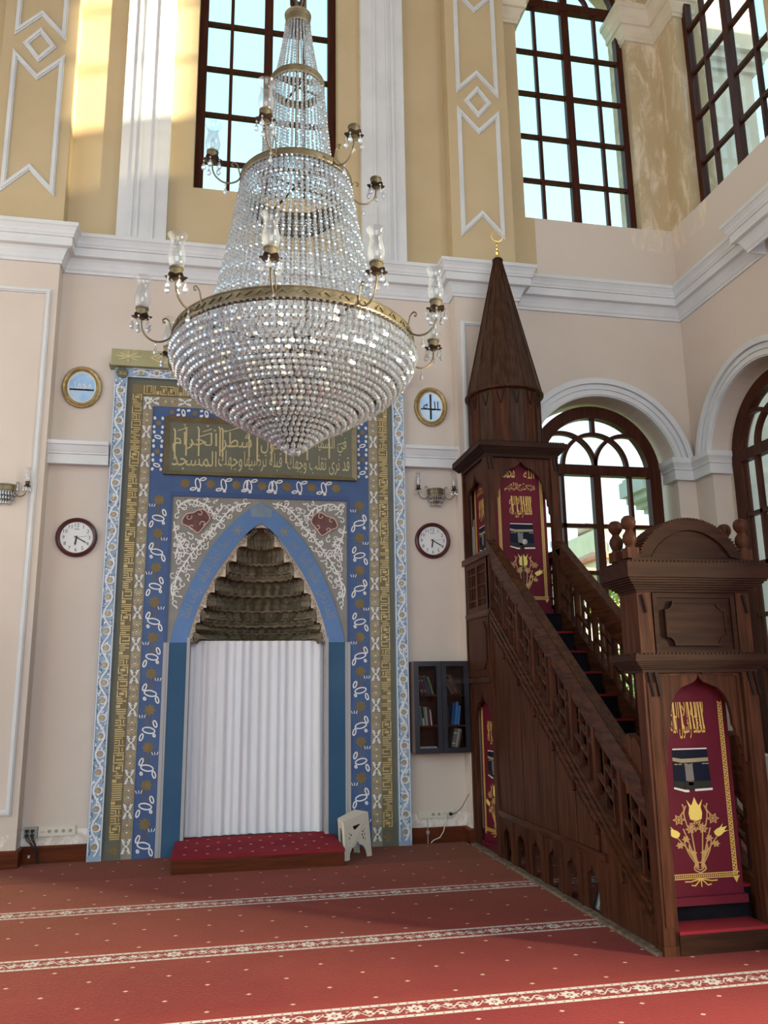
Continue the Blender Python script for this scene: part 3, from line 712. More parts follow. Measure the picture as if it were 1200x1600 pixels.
# green hollow, then the gilt square-Kufic course
around('green_hollow', 1.43, 1.486, 4.93, 5.001, Y0 + 0.0, 0.05, 'olive')
kuf = around('kufic_border', 1.318, 1.431, 4.81, 4.931, Y0 - 0.004, 0.05, 'kufic_ground')
km = MB(); FK = QF(Y0 - 0.004)
def kufic(length, mp, hw):
    a = 0.0
    while a < length - 0.02:
        p = random.choice((0, 0, 1, 2, 3, 4)); st = 0.021
        def bar(a0, a1, c0, c1):
            p0, p1 = mp(a0, c0), mp(a1, c1)
            u0, u1 = sorted((p0[0], p1[0])); v0, v1 = sorted((p0[1], p1[1])); km.j = (km.j + 0.618034) % 1.0; km.rect(FK, u0, u1, v0, v1, 0, 0.006 + 0.0014 * km.j)
        if p == 0:
            for i in range(3):
                bar(a, a + 0.011, -hw * random.choice((1, .9, .4)), hw * random.choice((.95, .6, .2, .95))); a += st
        elif p == 1:
            bar(a, a + 0.085, -hw, -hw * .78); bar(a, a + 0.011, -hw, hw); bar(a + 0.03, a + 0.041, -hw * .5, hw); bar(a + 0.03, a + 0.085, hw * .78, hw); bar(a + 0.074, a + 0.085, -hw * .5, hw * .8); a += 0.095
        elif p == 2:
            bar(a, a + 0.06, -hw * .1, hw * .12); bar(a, a + 0.011, -hw, hw); bar(a + 0.05, a + 0.061, -hw, hw * .1); bar(a + 0.026, a + 0.037, -hw, -hw * .3); bar(a + 0.022, a + 0.06, hw * .5, hw * .72); a += 0.072
        elif p == 3:
            bar(a, a + 0.07, hw * .75, hw); bar(a, a + 0.07, -hw, -hw * .78); bar(a, a + 0.011, -hw, -hw * .1); bar(a + 0.059, a + 0.07, -hw * .1, hw); bar(a + 0.024, a + 0.05, -hw * .5, hw * .45); a += 0.08
        else:
            for i in range(2): bar(a, a + 0.011, -hw, hw); a += st
            bar(a, a + 0.03, -hw, -hw * .2); a += 0.04
for sg in (-1, 1): kufic(4.62, (lambda s_: lambda a, c: (s_ * 1.374 - s_ * c, 0.19 + a))(sg), 0.05)
kufic(2.62, lambda a, c: (-1.31 + a, 4.872 + c), 0.052)
km.build('kufic_lettering', 'kufic_gold', kuf, kind='stuff')
for sg in (-1, 1):
    MB().rect(QF(Y0 - 0.006), sg * 1.40 - 0.084, sg * 1.40 + 0.084, 0, 0.17, -0.02, 0).build('foot_block', 'olive', mih)
    m_ = MB(); fr = QF(Y0 - 0.006)
    m_.poly(fr, [(sg * 1.375 + (0.04 + 0.012 * cos(6 * a)) * cos(a), 0.09 + (0.045 + 0.012 * cos(6 * a)) * sin(a)) for a in [2 * pi * k / 24 for k in range(24)]], 0, 0.006); m_.build('flower', 'band_gold', mih)
# taupe course with white knots and gilt flowers
flo = around('floral_border', 1.205, 1.319, 4.69, 4.811, Y0 + 0.004, 0.05, 'floral_ground')
FF = QF(Y0 + 0.004); wk, gk = MB(), MB()
def knots(length, mp, pitch):
    k = int(round(length / pitch)); p = length / k
    for i in range(k + 1):
        a = i * p
        for s1 in (-1, 1):
            for s2 in (-1, 1):
                wk.ribbon(FF, [mp(a, 0), mp(a + s1 * 0.018, s2 * 0.022), mp(a + s1 * 0.050, s2 * 0.036), mp(a + s1 * 0.044, s2 * 0.014), mp(a + s1 * 0.026, s2 * 0.018)], 0.0085, 0, 0.006)
                wk.ribbon(FF, [mp(a + s1 * 0.05, s2 * 0.036), mp(a + s1 * 0.062, s2 * 0.024), mp(a + s1 * 0.066, s2 * 0.046)], 0.0085, 0, 0.006)
        if i == k: break
        for q, s1 in ((a + p * .36, 1), (a + p * .64, -1)):
            wk.poly(FF, [mp(q + s1 * 0.012 + 0.0085 * cos(t), 0.0085 * sin(t)) for t in [2 * pi * j / 8 for j in range(8)]], 0, 0.008)
            for s2 in (-1, 1):
                gk.ribbon(FF, [mp(q - s1 * 0.035, s2 * 0.010), mp(q - s1 * 0.02, s2 * 0.034), mp(q, s2 * 0.028), mp(q + s1 * 0.012, s2 * 0.044)], 0.011, 0, 0.005)
                gk.ribbon(FF, [mp(q - s1 * 0.02, 0), mp(q, s2 * 0.018), mp(q + s1 * 0.03, s2 * 0.020), mp(q + s1 * 0.036, s2 * 0.004)], 0.010, 0, 0.005)
for sg in (-1, 1): knots(4.60, (lambda s_: lambda a, c: (s_ * 1.262 + c, 0.12 + a))(sg), 0.335)
knots(2.42, lambda a, c: (-1.21 + a, 4.751 + c), 0.345)
wk.build('white_knots', 'loop_white', flo, kind='stuff'); gk.build('gilt_flowers', 'gold', flo, kind='stuff')
# blue course: gilt flowers and white loops; it also carries the panel field
m_ = MB(); fr = QF(Y0 + 0.012)
m_.poly(fr, [(-1.206, 0), (-1.206, 4.692), (1.206, 4.692), (1.206, 0), (0.985, 0), (0.985, 3.735), (-0.985, 3.735), (-0.985, 0)], -0.05, 0)
blue = m_.build('blue_border', 'band_blue', mih); FL_ = QF(Y0 + 0.012); lw = MB(); gb = MB()
def loop(c, d, rx, rz, t):
    P = [(c + rx * cos(a) * cos(t) - rz * sin(a) * sin(t), d + rx * cos(a) * sin(t) + rz * sin(a) * cos(t)) for a in [2 * pi * k / 16 for k in range(16)]]
    lw.ribbon(FL_, P, 0.0125, 0, 0.006, True)
def flower(c, d, r):
    P = [((c + r * (0.82 + 0.18 * cos(8 * a)) * cos(a)), (d + r * (0.82 + 0.18 * cos(8 * a)) * sin(a))) for a in [2 * pi * k / 32 for k in range(32)]]
    gb.poly(FL_, P, 0, 0.004)
for sg in (-1, 1):
    for k in range(10):
        z = 0.12 + k * 0.368; c = sg * 1.095
        z2 = z + 0.20
        flower(c, z2, 0.064); fl = 1 if k % 2 else -1
        loop(c, z, 0.062, 0.028, 0.22 * sg); loop(c + fl * 0.06, z + 0.062, 0.016, 0.035, 0.35 * fl); loop(c - fl * 0.07, z - 0.066, 0.015, 0.034, -0.3 * fl)
        for q in (-0.02, 0.0, 0.02): lw.ribbon(FL_, [(c - fl * 0.07 + q, z2 - 0.075), (c - fl * 0.07 + q * 1.6, z2 - 0.045)], 0.008, 0, 0.005)
        loop(c + fl * 0.055, z - 0.052, 0.010, 0.014, 0.5)
        for q in (-0.025, 0, 0.025): gb.ribbon(FL_, [(c + q * 0.6, z + 0.035), (c + q * 1.5, z2 - 0.06)], 0.006, 0, 0.003)
for k in range(7):
    c = -0.83 + k * 0.277; z = 3.826
    flower(c, z, 0.060)
    if k < 6:
        d = c + 0.138; loop(d, z, 0.026, 0.062, 0.2); loop(d + 0.055, z + 0.055, 0.032, 0.014, 0.3); loop(d - 0.05, z - 0.058, 0.030, 0.013, 0.2); loop(d + 0.01, z - 0.075, 0.012, 0.008, 0)
    if k in (2, 3): loop(c + 0.10, z, 0.02, 0.055, -0.2)
for k in range(9):
    c = -1.0 + k * 0.25; z = 4.632
    flower(c, z, 0.034); loop(c + 0.125, z, 0.016, 0.034, 0.2)
    for q in (-1, 1): loop(c + 0.125 + q * 0.055, z + q * 0.028, 0.014, 0.008, 0.3); loop(c + 0.10 + q * 0.03, z - q * 0.03, 0.012, 0.008, 0.4)
for sg in (-1, 1):
    for k in range(4):
        z = 4.02 + k * 0.16; c = sg * 1.137
        if k % 2: flower(c, z, 0.036)
        else: loop(c, z, 0.034, 0.016, 0.3 * sg)
        for q in (-1, 1): loop(c + q * 0.042, z + 0.055, 0.008, 0.013, 0.2); loop(c + q * 0.045, z - 0.045, 0.008, 0.012, -0.2)
lw.build('white_loops', 'loop_white', blue, kind='stuff'); gb.build('gilt_blossoms', 'band_gold', blue, kind='stuff')
m_ = MB()
for sg in (-1, 1): m_.rect(QF(Y0 + 0.006), *sorted((sg * 0.955, sg * 0.986)), 2.0, 3.682, -0.04, 0)
m_.rect(QF(Y0 + 0.006), -0.986, 0.986, 3.682, 3.7345, -0.04, 0); m_.build('blue_bead', 'edge_blue', mih)
# inscription panel in a bevelled frame
FP0 = QF(Y0 + 0.006)
pan = MB().rect(FP0, -1.065, 1.065, 3.918, 4.575, -0.03, 0).build('inscription_panel', 'panel_green', mih)
m_ = MB(); o_, i_ = [(-1.065, 3.918), (1.065, 3.918), (1.065, 4.575), (-1.065, 4.575)], [(-1.012, 3.965), (1.012, 3.965), (1.012, 4.52), (-1.012, 4.52)]
P = [fp(QF(Y0 - 0.03), *p) for p in o_] + [fp(QF(Y0 + 0.004), *p) for p in i_] + [fp(QF(Y0 + 0.05), *p) for p in o_]
m_.add(P, [(i, (i + 1) % 4, 4 + (i + 1) % 4, 4 + i) for i in range(4)] + [(i, 8 + i, 8 + (i + 1) % 4, (i + 1) % 4) for i in range(4)])
m_.build('panel_frame', 'panel_frame', mih)
m_ = MB(); FT = QF(Y0 + 0.006)
put_text(m_, shape_ar('قد نرى تقلب وجهك'), FT, 0.28, 0.985, 3.98, 4.20); put_text(m_, shape_ar('في السماء فلنولينك'), FT, 0.24, 0.95, 4.21, 4.43); put_text(m_, shape_ar('قبلة ترضيها'), FT, -0.20, 0.22, 3.99, 4.22); put_text(m_, shape_ar('فول'), FT, -0.02, 0.20, 4.20, 4.42)
put_text(m_, shape_ar('وجهك'), FT, -0.48, -0.22, 3.98, 4.22); put_text(m_, shape_ar('شطر'), FT, -0.46, -0.12, 4.20, 4.43); put_text(m_, shape_ar('المسجد'), FT, -0.98, -0.50, 3.98, 4.20); put_text(m_, shape_ar('الحرام'), FT, -0.98, -0.50, 4.18, 4.41)
for u in (-0.955, -0.835, -0.70, -0.47, -0.44, -0.15, -0.06, 0.10, 0.262, 0.50, 0.75):
    t = 4.47 + random.uniform(-.03, .02); m_.ribbon(FT, [(u + 0.004, 4.06 + random.uniform(0, .12)), (u, t - .03), (u - 0.016, t)], 0.017, 0, 0.004)
for u, z, l in ((-0.93, 4.42, .11), (-0.70, 4.36, .14), (-0.66, 4.42, .1), (-0.42, 4.43, .16), (0.05, 4.40, .15), (0.55, 4.36, .16), (0.60, 4.41, .18), (0.70, 4.46, .18), (0.85, 4.34, .1), (-0.3, 4.48, .12)):
    m_.ribbon(FT, [(u, z), (u + l, z + l * .38)], 0.009, 0, 0.003)
for k in range(22):
    u = -0.96 + k * 0.088 + random.uniform(-.02, .02); z = random.choice((4.27, 4.30, 4.46, 4.49, 4.44)); m_.ribbon(FT, [(u - .012, z + .012), (u, z - .008), (u + .012, z + .012)], 0.007, 0, 0.003)
m_.build('arabic_lettering', 'panel_gold', pan)
# spandrel field above the arch, cut to the arch
OUT = [(0.917, 2.108), (0.905, 2.20), (0.863, 2.356), (0.80, 2.56), (0.708, 2.777), (0.61, 2.98), (0.495, 3.176), (0.39, 3.31), (0.29, 3.42), (0.15, 3.545), (0.0, 3.635)]
INN = [(0.737, 2.108), (0.720, 2.24), (0.662, 2.43), (0.605, 2.58), (0.534, 2.73), (0.457, 2.87), (0.368, 3.00), (0.285, 3.125), (0.198, 3.237), (0.10, 3.335), (0.0, 3.408)]
OUTr, INr = interp(OUT, 3), interp(INN, 3)
mirror = lambda L: [(-u, z) for u, z in L]
OA = mirror(OUTr) + OUTr[::-1][1:]; IA = mirror(INr) + INr[::-1][1:]
FS = QF(Y0 + 0.02)
m_ = MB()
for half in (mirror(OUTr), OUTr): m_.poly(FS, half + [(0, 3.682), (half[0][0] / abs(half[0][0]) * 0.957, 3.682), (half[0][0] / abs(half[0][0]) * 0.957, 2.108)], -0.03, 0)
spn = m_.build('spandrel', 'stone_grey', mih); ws, bs = MB(), MB()
def scroll_tree(sg):
    def pt(u, z): return (sg * u, z)
    stems = [[(0.12, 3.63), (0.25, 3.60), (0.36, 3.52), (0.44, 3.42), (0.47, 3.36)], [(0.47, 3.36), (0.55, 3.30), (0.62, 3.20), (0.70, 3.10), (0.78, 2.98), (0.86, 2.84), (0.90, 2.68), (0.91, 2.55)],
             [(0.93, 3.40), (0.90, 3.25), (0.84, 3.15), (0.80, 3.05)], [(0.90, 3.55), (0.80, 3.64), (0.66, 3.62), (0.55, 3.55), (0.50, 3.46)], [(0.90, 3.0), (0.88, 3.12), (0.80, 3.22)], [(0.88, 2.78), (0.93, 2.7), (0.92, 2.60)]]
    for st in stems:
        P = interp([pt(*p) for p in st], 5); ws.ribbon(FS, P, 0.013, 0, 0.006)
        for i in range(2, len(P) - 1, 3):
            sd_ = 1 if i % 2 else -1
            t = atan2(P[i + 1][1] - P[i - 1][1], P[i + 1][0] - P[i - 1][0]); r = random.uniform(0.028, 0.05)
            cx, cz = P[i][0] + r * cos(t + sd_ * pi / 2), P[i][1] + r * sin(t + sd_ * pi / 2)
            if abs(cx) < 0.93 and cz < 3.665: ws.ribbon(FS, spiral(cx, cz, r, t - sd_ * pi / 2, 0.8, 12, sd_, 0.2), 0.010, 0, 0.006)
            q = (P[i][0] + 0.045 * cos(t - sd_ * 0.9), P[i][1] + 0.045 * sin(t - sd_ * 0.9))
            if abs(q[0]) < 0.94 and q[1] < 3.67: ws.ribbon(FS, [P[i], ((P[i][0] + q[0]) / 2 + 0.006, (P[i][1] + q[1]) / 2), q], 0.020, 0, 0.007, taper=True)
            if i % 2: bs.ribbon(FS, [P[i], (P[i][0] + 0.04 * cos(t + 2.2), P[i][1] + 0.04 * sin(t + 2.2))], 0.02, 0, 0.004, taper=True)
for sg in (-1, 1):
    scroll_tree(sg)
    c, z = sg * 0.70, 3.42
    K = [(c + sg * (0.125 + 0.028 * cos(2 * a + 0.9)) * cos(a) , z + (0.115 + 0.030 * cos(3 * a - 0.5)) * sin(a)) for a in [2 * pi * k / 30 for k in range(30)]]
    m_ = MB(); m_.poly(FS, K, 0, 0.010); car = m_.build('cartouche', 'maroon', mih)
    m_ = MB(); m_.ribbon(FS, K, 0.012, 0.0, 0.016, True)
    for a in (0.4, 2.0, 3.6, 5.2): m_.ribbon(FS, spiral(c + sg * 0.085 * cos(a), z + 0.085 * sin(a), 0.036, a, 0.8, 12, sg, 0.25), 0.009, 0, 0.016)
    m_.build('outline', 'pink_line', car)
ib = lambda u, z: any(abs(u) < a[0] + 0.05 and z < a[1] + 0.05 for a in OUTr)
rnd = random.Random(11); done = []
for q in range(900):
    u, z, r = rnd.uniform(0.08, 0.90), rnd.uniform(2.5, 3.64), rnd.uniform(0.020, 0.045)
    if ib(u, z) or ((u - .70) / .18) ** 2 + ((z - 3.42) / .17) ** 2 < 1 or u + r > .945 or z + r > 3.67: continue
    if any(hypot(u - a, z - b) < (r + c) * 1.0 for a, b, c in done): continue
    done.append((u, z, r)); a = rnd.uniform(0, 6.3); s1 = rnd.choice((-1, 1))
    for sg in (-1, 1):
        ws.ribbon(FS, spiral(sg * u, z, r, a if sg > 0 else pi - a, 0.85, 12, s1 * sg, 0.22), 0.0095, 0, 0.006)
        t = a if sg > 0 else pi - a
        ws.ribbon(FS, [(sg * u + r * cos(t), z + r * sin(t)), (sg * u + (r + .02) * cos(t + .3), z + (r + .02) * sin(t + .3)), (sg * u + (r + .034) * cos(t + .2), z + (r + .034) * sin(t + .2))], 0.018, 0, 0.006, taper=True)
ws.build('white_scrolls', 'loop_white', spn, kind='stuff'); bs.build('brown_leaves', 'scroll_brown', spn, kind='stuff')
# arch band with mirrored Kufic lettering
m_ = MB(); m_.strip(QF(Y0 + 0.005), OA, IA, -0.05, 0); bandm = m_.build('arch_band', 'arch_blue', mih)
MID = [((a[0] + b[0]) / 2, (a[1] + b[1]) / 2) for a, b in zip(OUTr, INr)]
ln = [0]
for a, b in zip(MID, MID[1:]): ln.append(ln[-1] + hypot(b[0] - a[0], b[1] - a[1]))
def along(s_, c):
    i = 0
    while i < len(ln) - 2 and ln[i + 1] < s_: i += 1
    t = (s_ - ln[i]) / (ln[i + 1] - ln[i]); a, b = MID[i], MID[i + 1]; dx, dz = (b[0] - a[0]), (b[1] - a[1]); l = hypot(dx, dz)
    return a[0] + dx * t + dz / l * c, a[1] + dz * t - dx / l * c
m_ = MB(); FA = QF(Y0 + 0.005); LT = ln[-1]
for sg in (-1, 1):
    for t, s0, s1 in (('كلما دخل', 0.26, 0.60), ('عليها زكريا', 0.68, 1.04), ('المحراب', 1.11, LT - 0.46)):
        # the letters stand with their feet towards the opening and are mirrored on the other side
        V_, F_, a, b, c, d = text_shape(shape_ar(t)); P = []
        for x, y in V_:
            q = (x - a) / (b - a); h = -0.062 + 0.13 * (y - c) / (d - c); u, z = along(s1 - q * (s1 - s0), h); P.append(fp(FA, sg * u if sg > 0 else -u, z, 0.002))
        m_.add(P, F_ if sg < 0 else [f[::-1] for f in F_])
    for a in range(6):
        u, z = along(LT - 0.33, 0); u *= sg; t = a * pi / 3
        m_.ribbon(FA, [(u, z), (u + .03 * cos(t - .4), z + .03 * sin(t - .4)), (u + .055 * cos(t), z + .055 * sin(t)), (u + .03 * cos(t + .4), z + .03 * sin(t + .4))], 0.008, 0, 0.003, True)
m_.build('kufic_text', 'arch_text', bandm, kind='stuff')
m_ = MB(); m_.poly(FA, [(-0.115, 3.47), (0.115, 3.47), (0.115, 3.555), (0, 3.622), (-0.115, 3.555)], 0, 0.003)
ap = m_.build('apex_tablet', mottled('tablet_blue_grey', (0.15, 0.22, 0.32), (0.19, 0.26, 0.36), 8), bandm)
# lower blue piers, grey lines and jambs
for sg in (-1, 1):
    a = lambda p, q: sorted((sg * p, sg * q))
    MB().rect(QF(Y0 + 0.005), *a(0.745, 0.985), 0, 2.108, -0.05, 0).build('blue_pier', 'flat_blue', mih)
    MB().rect(QF(Y0 + 0.0), *a(0.928, 0.948), 0, 2.108, -0.01, 0).rect(QF(Y0 - 0.003), *a(0.95, 0.985), 0, 2.108, -0.01, 0).build('grey_fillet', 'jamb', mih)
    m_ = MB(); m_.box(*[0.435 + q for q in a(0.715, 0.747)], Y0 - 0.003, 9.2, 0, 2.16); m_.build('jamb', 'jamb', mih)
# cream board that closes the arch above the hood
TI = [(0.690, 2.108, 2.245), (0.668, 2.235, 2.335), (0.622, 2.315, 2.49), (0.558, 2.475, 2.655), (0.479, 2.64, 2.825), (0.368, 2.81, 3.0), (0.257, 2.975, 3.16), (0.150, 3.145, 3.355)]
ST = []
for w_, za, zb in TI:
    h = zb - za; ST += [(w_, za), (w_, za + h * .62), (w_ - 0.012, za + h * .82), (w_ - 0.04, zb - 0.012)]
ST += [(0.0, 3.36)]
FCB = QF(Y0 + 0.03); m_ = MB()
for half in (1, -1):
    m_.poly(FCB, [(half * u, z) for u, z in INr] + [(half * u, z) for u, z in ST[::-1]], -0.02, 0)
cb = m_.build('cream_board', 'cream_board', mih); m_ = MB()
for k in range(34):
    s_ = 0.06 + k * 0.048
    i = min(int(s_ / LT * (len(INr) - 1)), len(INr) - 2); a, b = INr[i], INr[i + 1]
    t = atan2(b[1] - a[1], b[0] - a[0]); cx, cz = a[0] - 0.045 * sin(t) * -1 * -1, a[1]
    for sg in (-1, 1):
        u, z = sg * (a[0] - 0.038), a[1] - 0.012
        if z < 3.34: m_.ribbon(FCB, spiral(u, z, 0.024, k * 1.3, 1.0, 12, 1 if k % 2 else -1, 0.2), 0.006, 0, 0.003)
m_.build('curled_tracery', 'scroll_brown', cb, kind='stuff')
# stalactite hood: eight tiers of little cells, each tier leaning forward over the one below
def tier(k):
    w_, za, zb = TI[k]; nxt = TI[k + 1][0] if k + 1 < len(TI) else 0.02
    cells = (22, 20, 18, 15, 13, 11, 12, 10)[k]; m_ = MB(); NS, NT = cells * 8, 22; dep = 0.85 * w_ + 0.03
    P = []
    for j in range(NT + 1):
        t = j / NT
        if t < 0.10: f = 0.955
        elif t < 0.46: f = 0.985
        elif t < 0.56: f = 1.05
        else: f = 1.05 - (1.05 - (nxt - 0.01) / w_) * (1 - sqrt(max(0.0, 1 - ((t - .56) / .44) ** 2)))
        for i in range(NS + 1):
            s_ = i / NS; th = pi * s_; cphase = (s_ * cells) % 1.0
            if k in (1, 3, 4): sc = abs(sin(pi * cphase)) ** 0.6
            elif k in (6,): sc = abs(((s_ * cells + t * 0.0) % 1.0) * 2 - 1)
            else: sc = sin(pi * cphase) ** 2 * (0.6 + 0.4 * (int(s_ * cells) % 2))
            wt = max(0, min(1, (t - 0.08) / 0.08)) * (1 if t < 0.62 else max(0, (1 - t) / 0.38)) if k != 7 else 1 - t
            if k in (0, 2, 5) and t < 0.3: wt *= 0.5 + 0.5 * (sc > .5)
            drop = -0.016 * (1 - sc) * (1 if t < 0.04 else 0)
            am = 0.15 if k < 6 else 0.11
            r = f * (1 - am * (1 - sc) * wt) if 0.0 < s_ < 1.0 else f
            zz = za + (zb - za) * t + drop
            if k == 6: zz += 0.025 * (sc - .5) * (1 if 0.1 < t < 0.6 else 0)
            P.append((0.435 - w_ * r * cos(th), Y0 + 0.035 + dep * r * sin(th), zz))
    F = [(j * (NS + 1) + i, j * (NS + 1) + i + 1, (j + 1) * (NS + 1) + i + 1, (j + 1) * (NS + 1) + i) for j in range(NT) for i in range(NS)]
    m_.add(P, F, True); m_.build('stalactite_tier', 'muqarnas', mih, ang=30)
for k in range(8): tier(k)

# ---------------------------------------------------------------- curtain, platform, stool
m_ = MB(); n = 180; prof = []
for i in range(n + 1):
    s_ = i / n; x = 0.435 - 0.712 + 1.424 * s_
    pl = 0.016 * sin(s_ * 2 * pi * 15.3 + 0.7 * sin(s_ * 17)) + 0.010 * sin(s_ * 2 * pi * 7.1)
    prof.append((x, 9.12 + 0.05 * sin(pi * s_) + pl))
P = []
for z, am in ((0.151, 1.0), (0.8, 0.9), (1.5, 0.9), (2.02, 0.8), (2.135, 0.6)): P += [(x, 9.14 + (y - 9.14) * am, z) for x, y in prof]
m_.add(P, [(j * (n + 1) + i, j * (n + 1) + i + 1, (j + 1) * (n + 1) + i + 1, (j + 1) * (n + 1) + i) for j in range(4) for i in range(n)], True)
cu = m_.build('curtain', 'curtain'); tag(cu, 'long pleated white curtain closing the lower part of the prayer niche', 'curtain')
plat = thing('platform', 'low carpeted step with a brown wooden front standing before the niche', 'step', (0.435, 8.5, 0))
MB().box(-0.35, 1.22, 8.1, 8.944, 0.0, 0.125).box(-0.275, 1.145, 8.94, 9.10, 0, 0.125).build('wooden_box', 'wood_red', plat)
m_ = MB(); m_.poly(frame((0, 0, 0.125), (1, 0, 0), (0, 1, 0)), [(-0.355, 8.095), (1.225, 8.095), (1.225, 8.944), (1.147, 8.944), (1.147, 9.1), (-0.277, 9.1), (-0.277, 8.944), (-0.355, 8.944)], 0, 0.025)
pc = m_.build('carpet_cover', 'step_carpet', plat)
m_ = MB(); fr = frame((0, 0, 0.15), (1, 0, 0), (0, 1, 0))
for j in range(5):
    for i in range(8):
        u, v = -0.24 + i * 0.205 + (j % 2) * 0.1, 8.19 + j * 0.19
        if u < 1.18: m_.poly(fr, [(u - 0.016, v), (u, v - 0.013), (u + 0.016, v), (u, v + 0.013)], 0, 0.0015)
m_.build('woven_dots', mottled('woven_dot', (0.50, 0.30, 0.27), (0.55, 0.36, 0.32), 5), pc, kind='stuff')

stool = thing('plastic_stool', 'small cream plastic stool with cut-out flowers beside the carpeted step', 'stool', (1.44, 8.42, 0))
def stool_build():
    # four feet A near left, B near right, C far right, D far left
    A_, B_, C_, D_ = Vector((1.255, 8.30, 0)), Vector((1.555, 8.50, 0)), Vector((1.44, 8.72, 0)), Vector((1.24, 8.58, 0))
    cen = (A_ + B_ + C_ + D_) / 4; tops = []
    for q, h in ((A_, 0.352), (B_, 0.412), (C_, 0.412), (D_, 0.352)): tops.append(Vector((cen.x - 0.025 + (q.x - cen.x) * 0.94, cen.y + (q.y - cen.y) * 0.86, h)))
    feet = (A_, B_, C_, D_)
    P = [t for t in tops] + [t - Vector((0, 0, 0.03)) for t in tops]
    MB().add(P, [(0, 1, 2, 3), (7, 6, 5, 4)] + [(i, 4 + i, 4 + (i + 1) % 4, (i + 1) % 4) for i in range(4)]).build('seat', 'white_plastic', stool)
    for i in range(4):
        a, b, ta, tb = feet[i], feet[(i + 1) % 4], tops[i], tops[(i + 1) % 4]
        def pt(u, v, off=0.0):
            p = (a * (1 - u) + b * u) * (1 - v) + (ta * (1 - u) + tb * u) * v
            nn = (b - a).cross(Vector((0, 0, 1))).normalized(); return p + nn * off
        ins = [0, .16, .22, .32, .42, .5, .58, .68, .78, .84, 1]
        leg = [(0, 0), (.17, 0), (.2, .16), (.28, .27), (.37, .30), (.44, .34), (.5, .42), (.56, .34), (.63, .30), (.72, .27), (.80, .16), (.83, 0), (1, 0)] if i in (0, 2) else [(0, 0), (.2, 0), (.22, .5), (.3, .74), (.5, .80), (.7, .74), (.78, .5), (.8, 0), (1, 0)]
        m_ = MB(); out = leg + [(1, 0.965), (0, 0.965)]; n = len(out)
        pts3 = [pt(u, v, 0.0) for u, v in out] + [pt(u, v, -0.012) for u, v in out]
        m_.add(pts3, [tuple(range(n - 1, -1, -1)), tuple(range(n, 2 * n))] + [(k, (k + 1) % n, n + (k + 1) % n, n + k) for k in range(n)])
        sidep = m_.build('side_panel', 'white_plastic', stool)
        if i in (0, 2):
            m_ = MB()
            def hole(pl):
                m_.add([pt(u, v, 0.0025) for u, v in pl], [tuple(range(len(pl)))[::-1]])
            hole([(.36, .80), (.64, .80), (.62, .74), (.56, .68), (.5, .62), (.44, .68), (.38, .74)])
            for c, s2 in ((.24, 1), (.76, -1)):
                for t in (-1.0, 0, 1.0):
                    hole([(c + s2 * .065 * cos(t) + .024 * cos(q), .53 + .085 * sin(t) + .026 * sin(q)) for q in [2 * pi * k / 8 for k in range(8)]])
                hole([(c - s2 * .03 + .016 * cos(q), .53 + .03 * sin(q)) for q in [2 * pi * k / 8 for k in range(8)]])
                for t in (-1, 1): hole([(c - s2 * .02, .53 + t * .09), (c - s2 * .005, .53 + t * .115), (c - s2 * .025, .53 + t * .135), (c - s2 * .04, .53 + t * .11)])
            m_.build('cut_out', 'black', sidep)
stool_build()
# ---------------------------------------------------------------- minbar (pulpit with stairs)
XA, XB = 2.70, 3.52; XM = (XA + XB) / 2
mn = thing('minbar', 'dark wooden pulpit stair with a gate, carved rails and a conical tower', 'pulpit', (XM, 6.9, 0))
SL = 0.720
zt = lambda y: 1.131 + SL * (y - 5.234)                        # top of the hand rail
FXL = frame((XA, 0, 0), (0, -1, 0), (0, 0, 1)); FXR = frame((XB, 0, 0), (0, 1, 0), (0, 0, 1))
def ogee(c, hw, foot, spring, apex, n=8):                       # left foot -> apex -> right foot
    L = [(-hw, foot), (-hw, spring)]
    h = apex - spring
    for i in range(1, n + 1): a = pi / 2 * i / n; L.append((-hw * (1 - 0.72 * (1 - cos(a))), spring + h * 0.62 * sin(a)))
    L += [(-hw * 0.14, spring + h * 0.74), (-hw * 0.04, spring + h * 0.88), (0, apex)]
    return [(c + u, z) for u, z in L] + [(c - u, z) for u, z in L[::-1][1:]]
def arch_board(fr, c, hw, z0, z1, op, h0, h1):                  # a board with an ogee opening cut from its foot
    pts = [(c - hw, z0), (c - hw, z1), (c + hw, z1), (c + hw, z0)]
    return MB().poly(fr, pts + op[::-1], h0, h1)
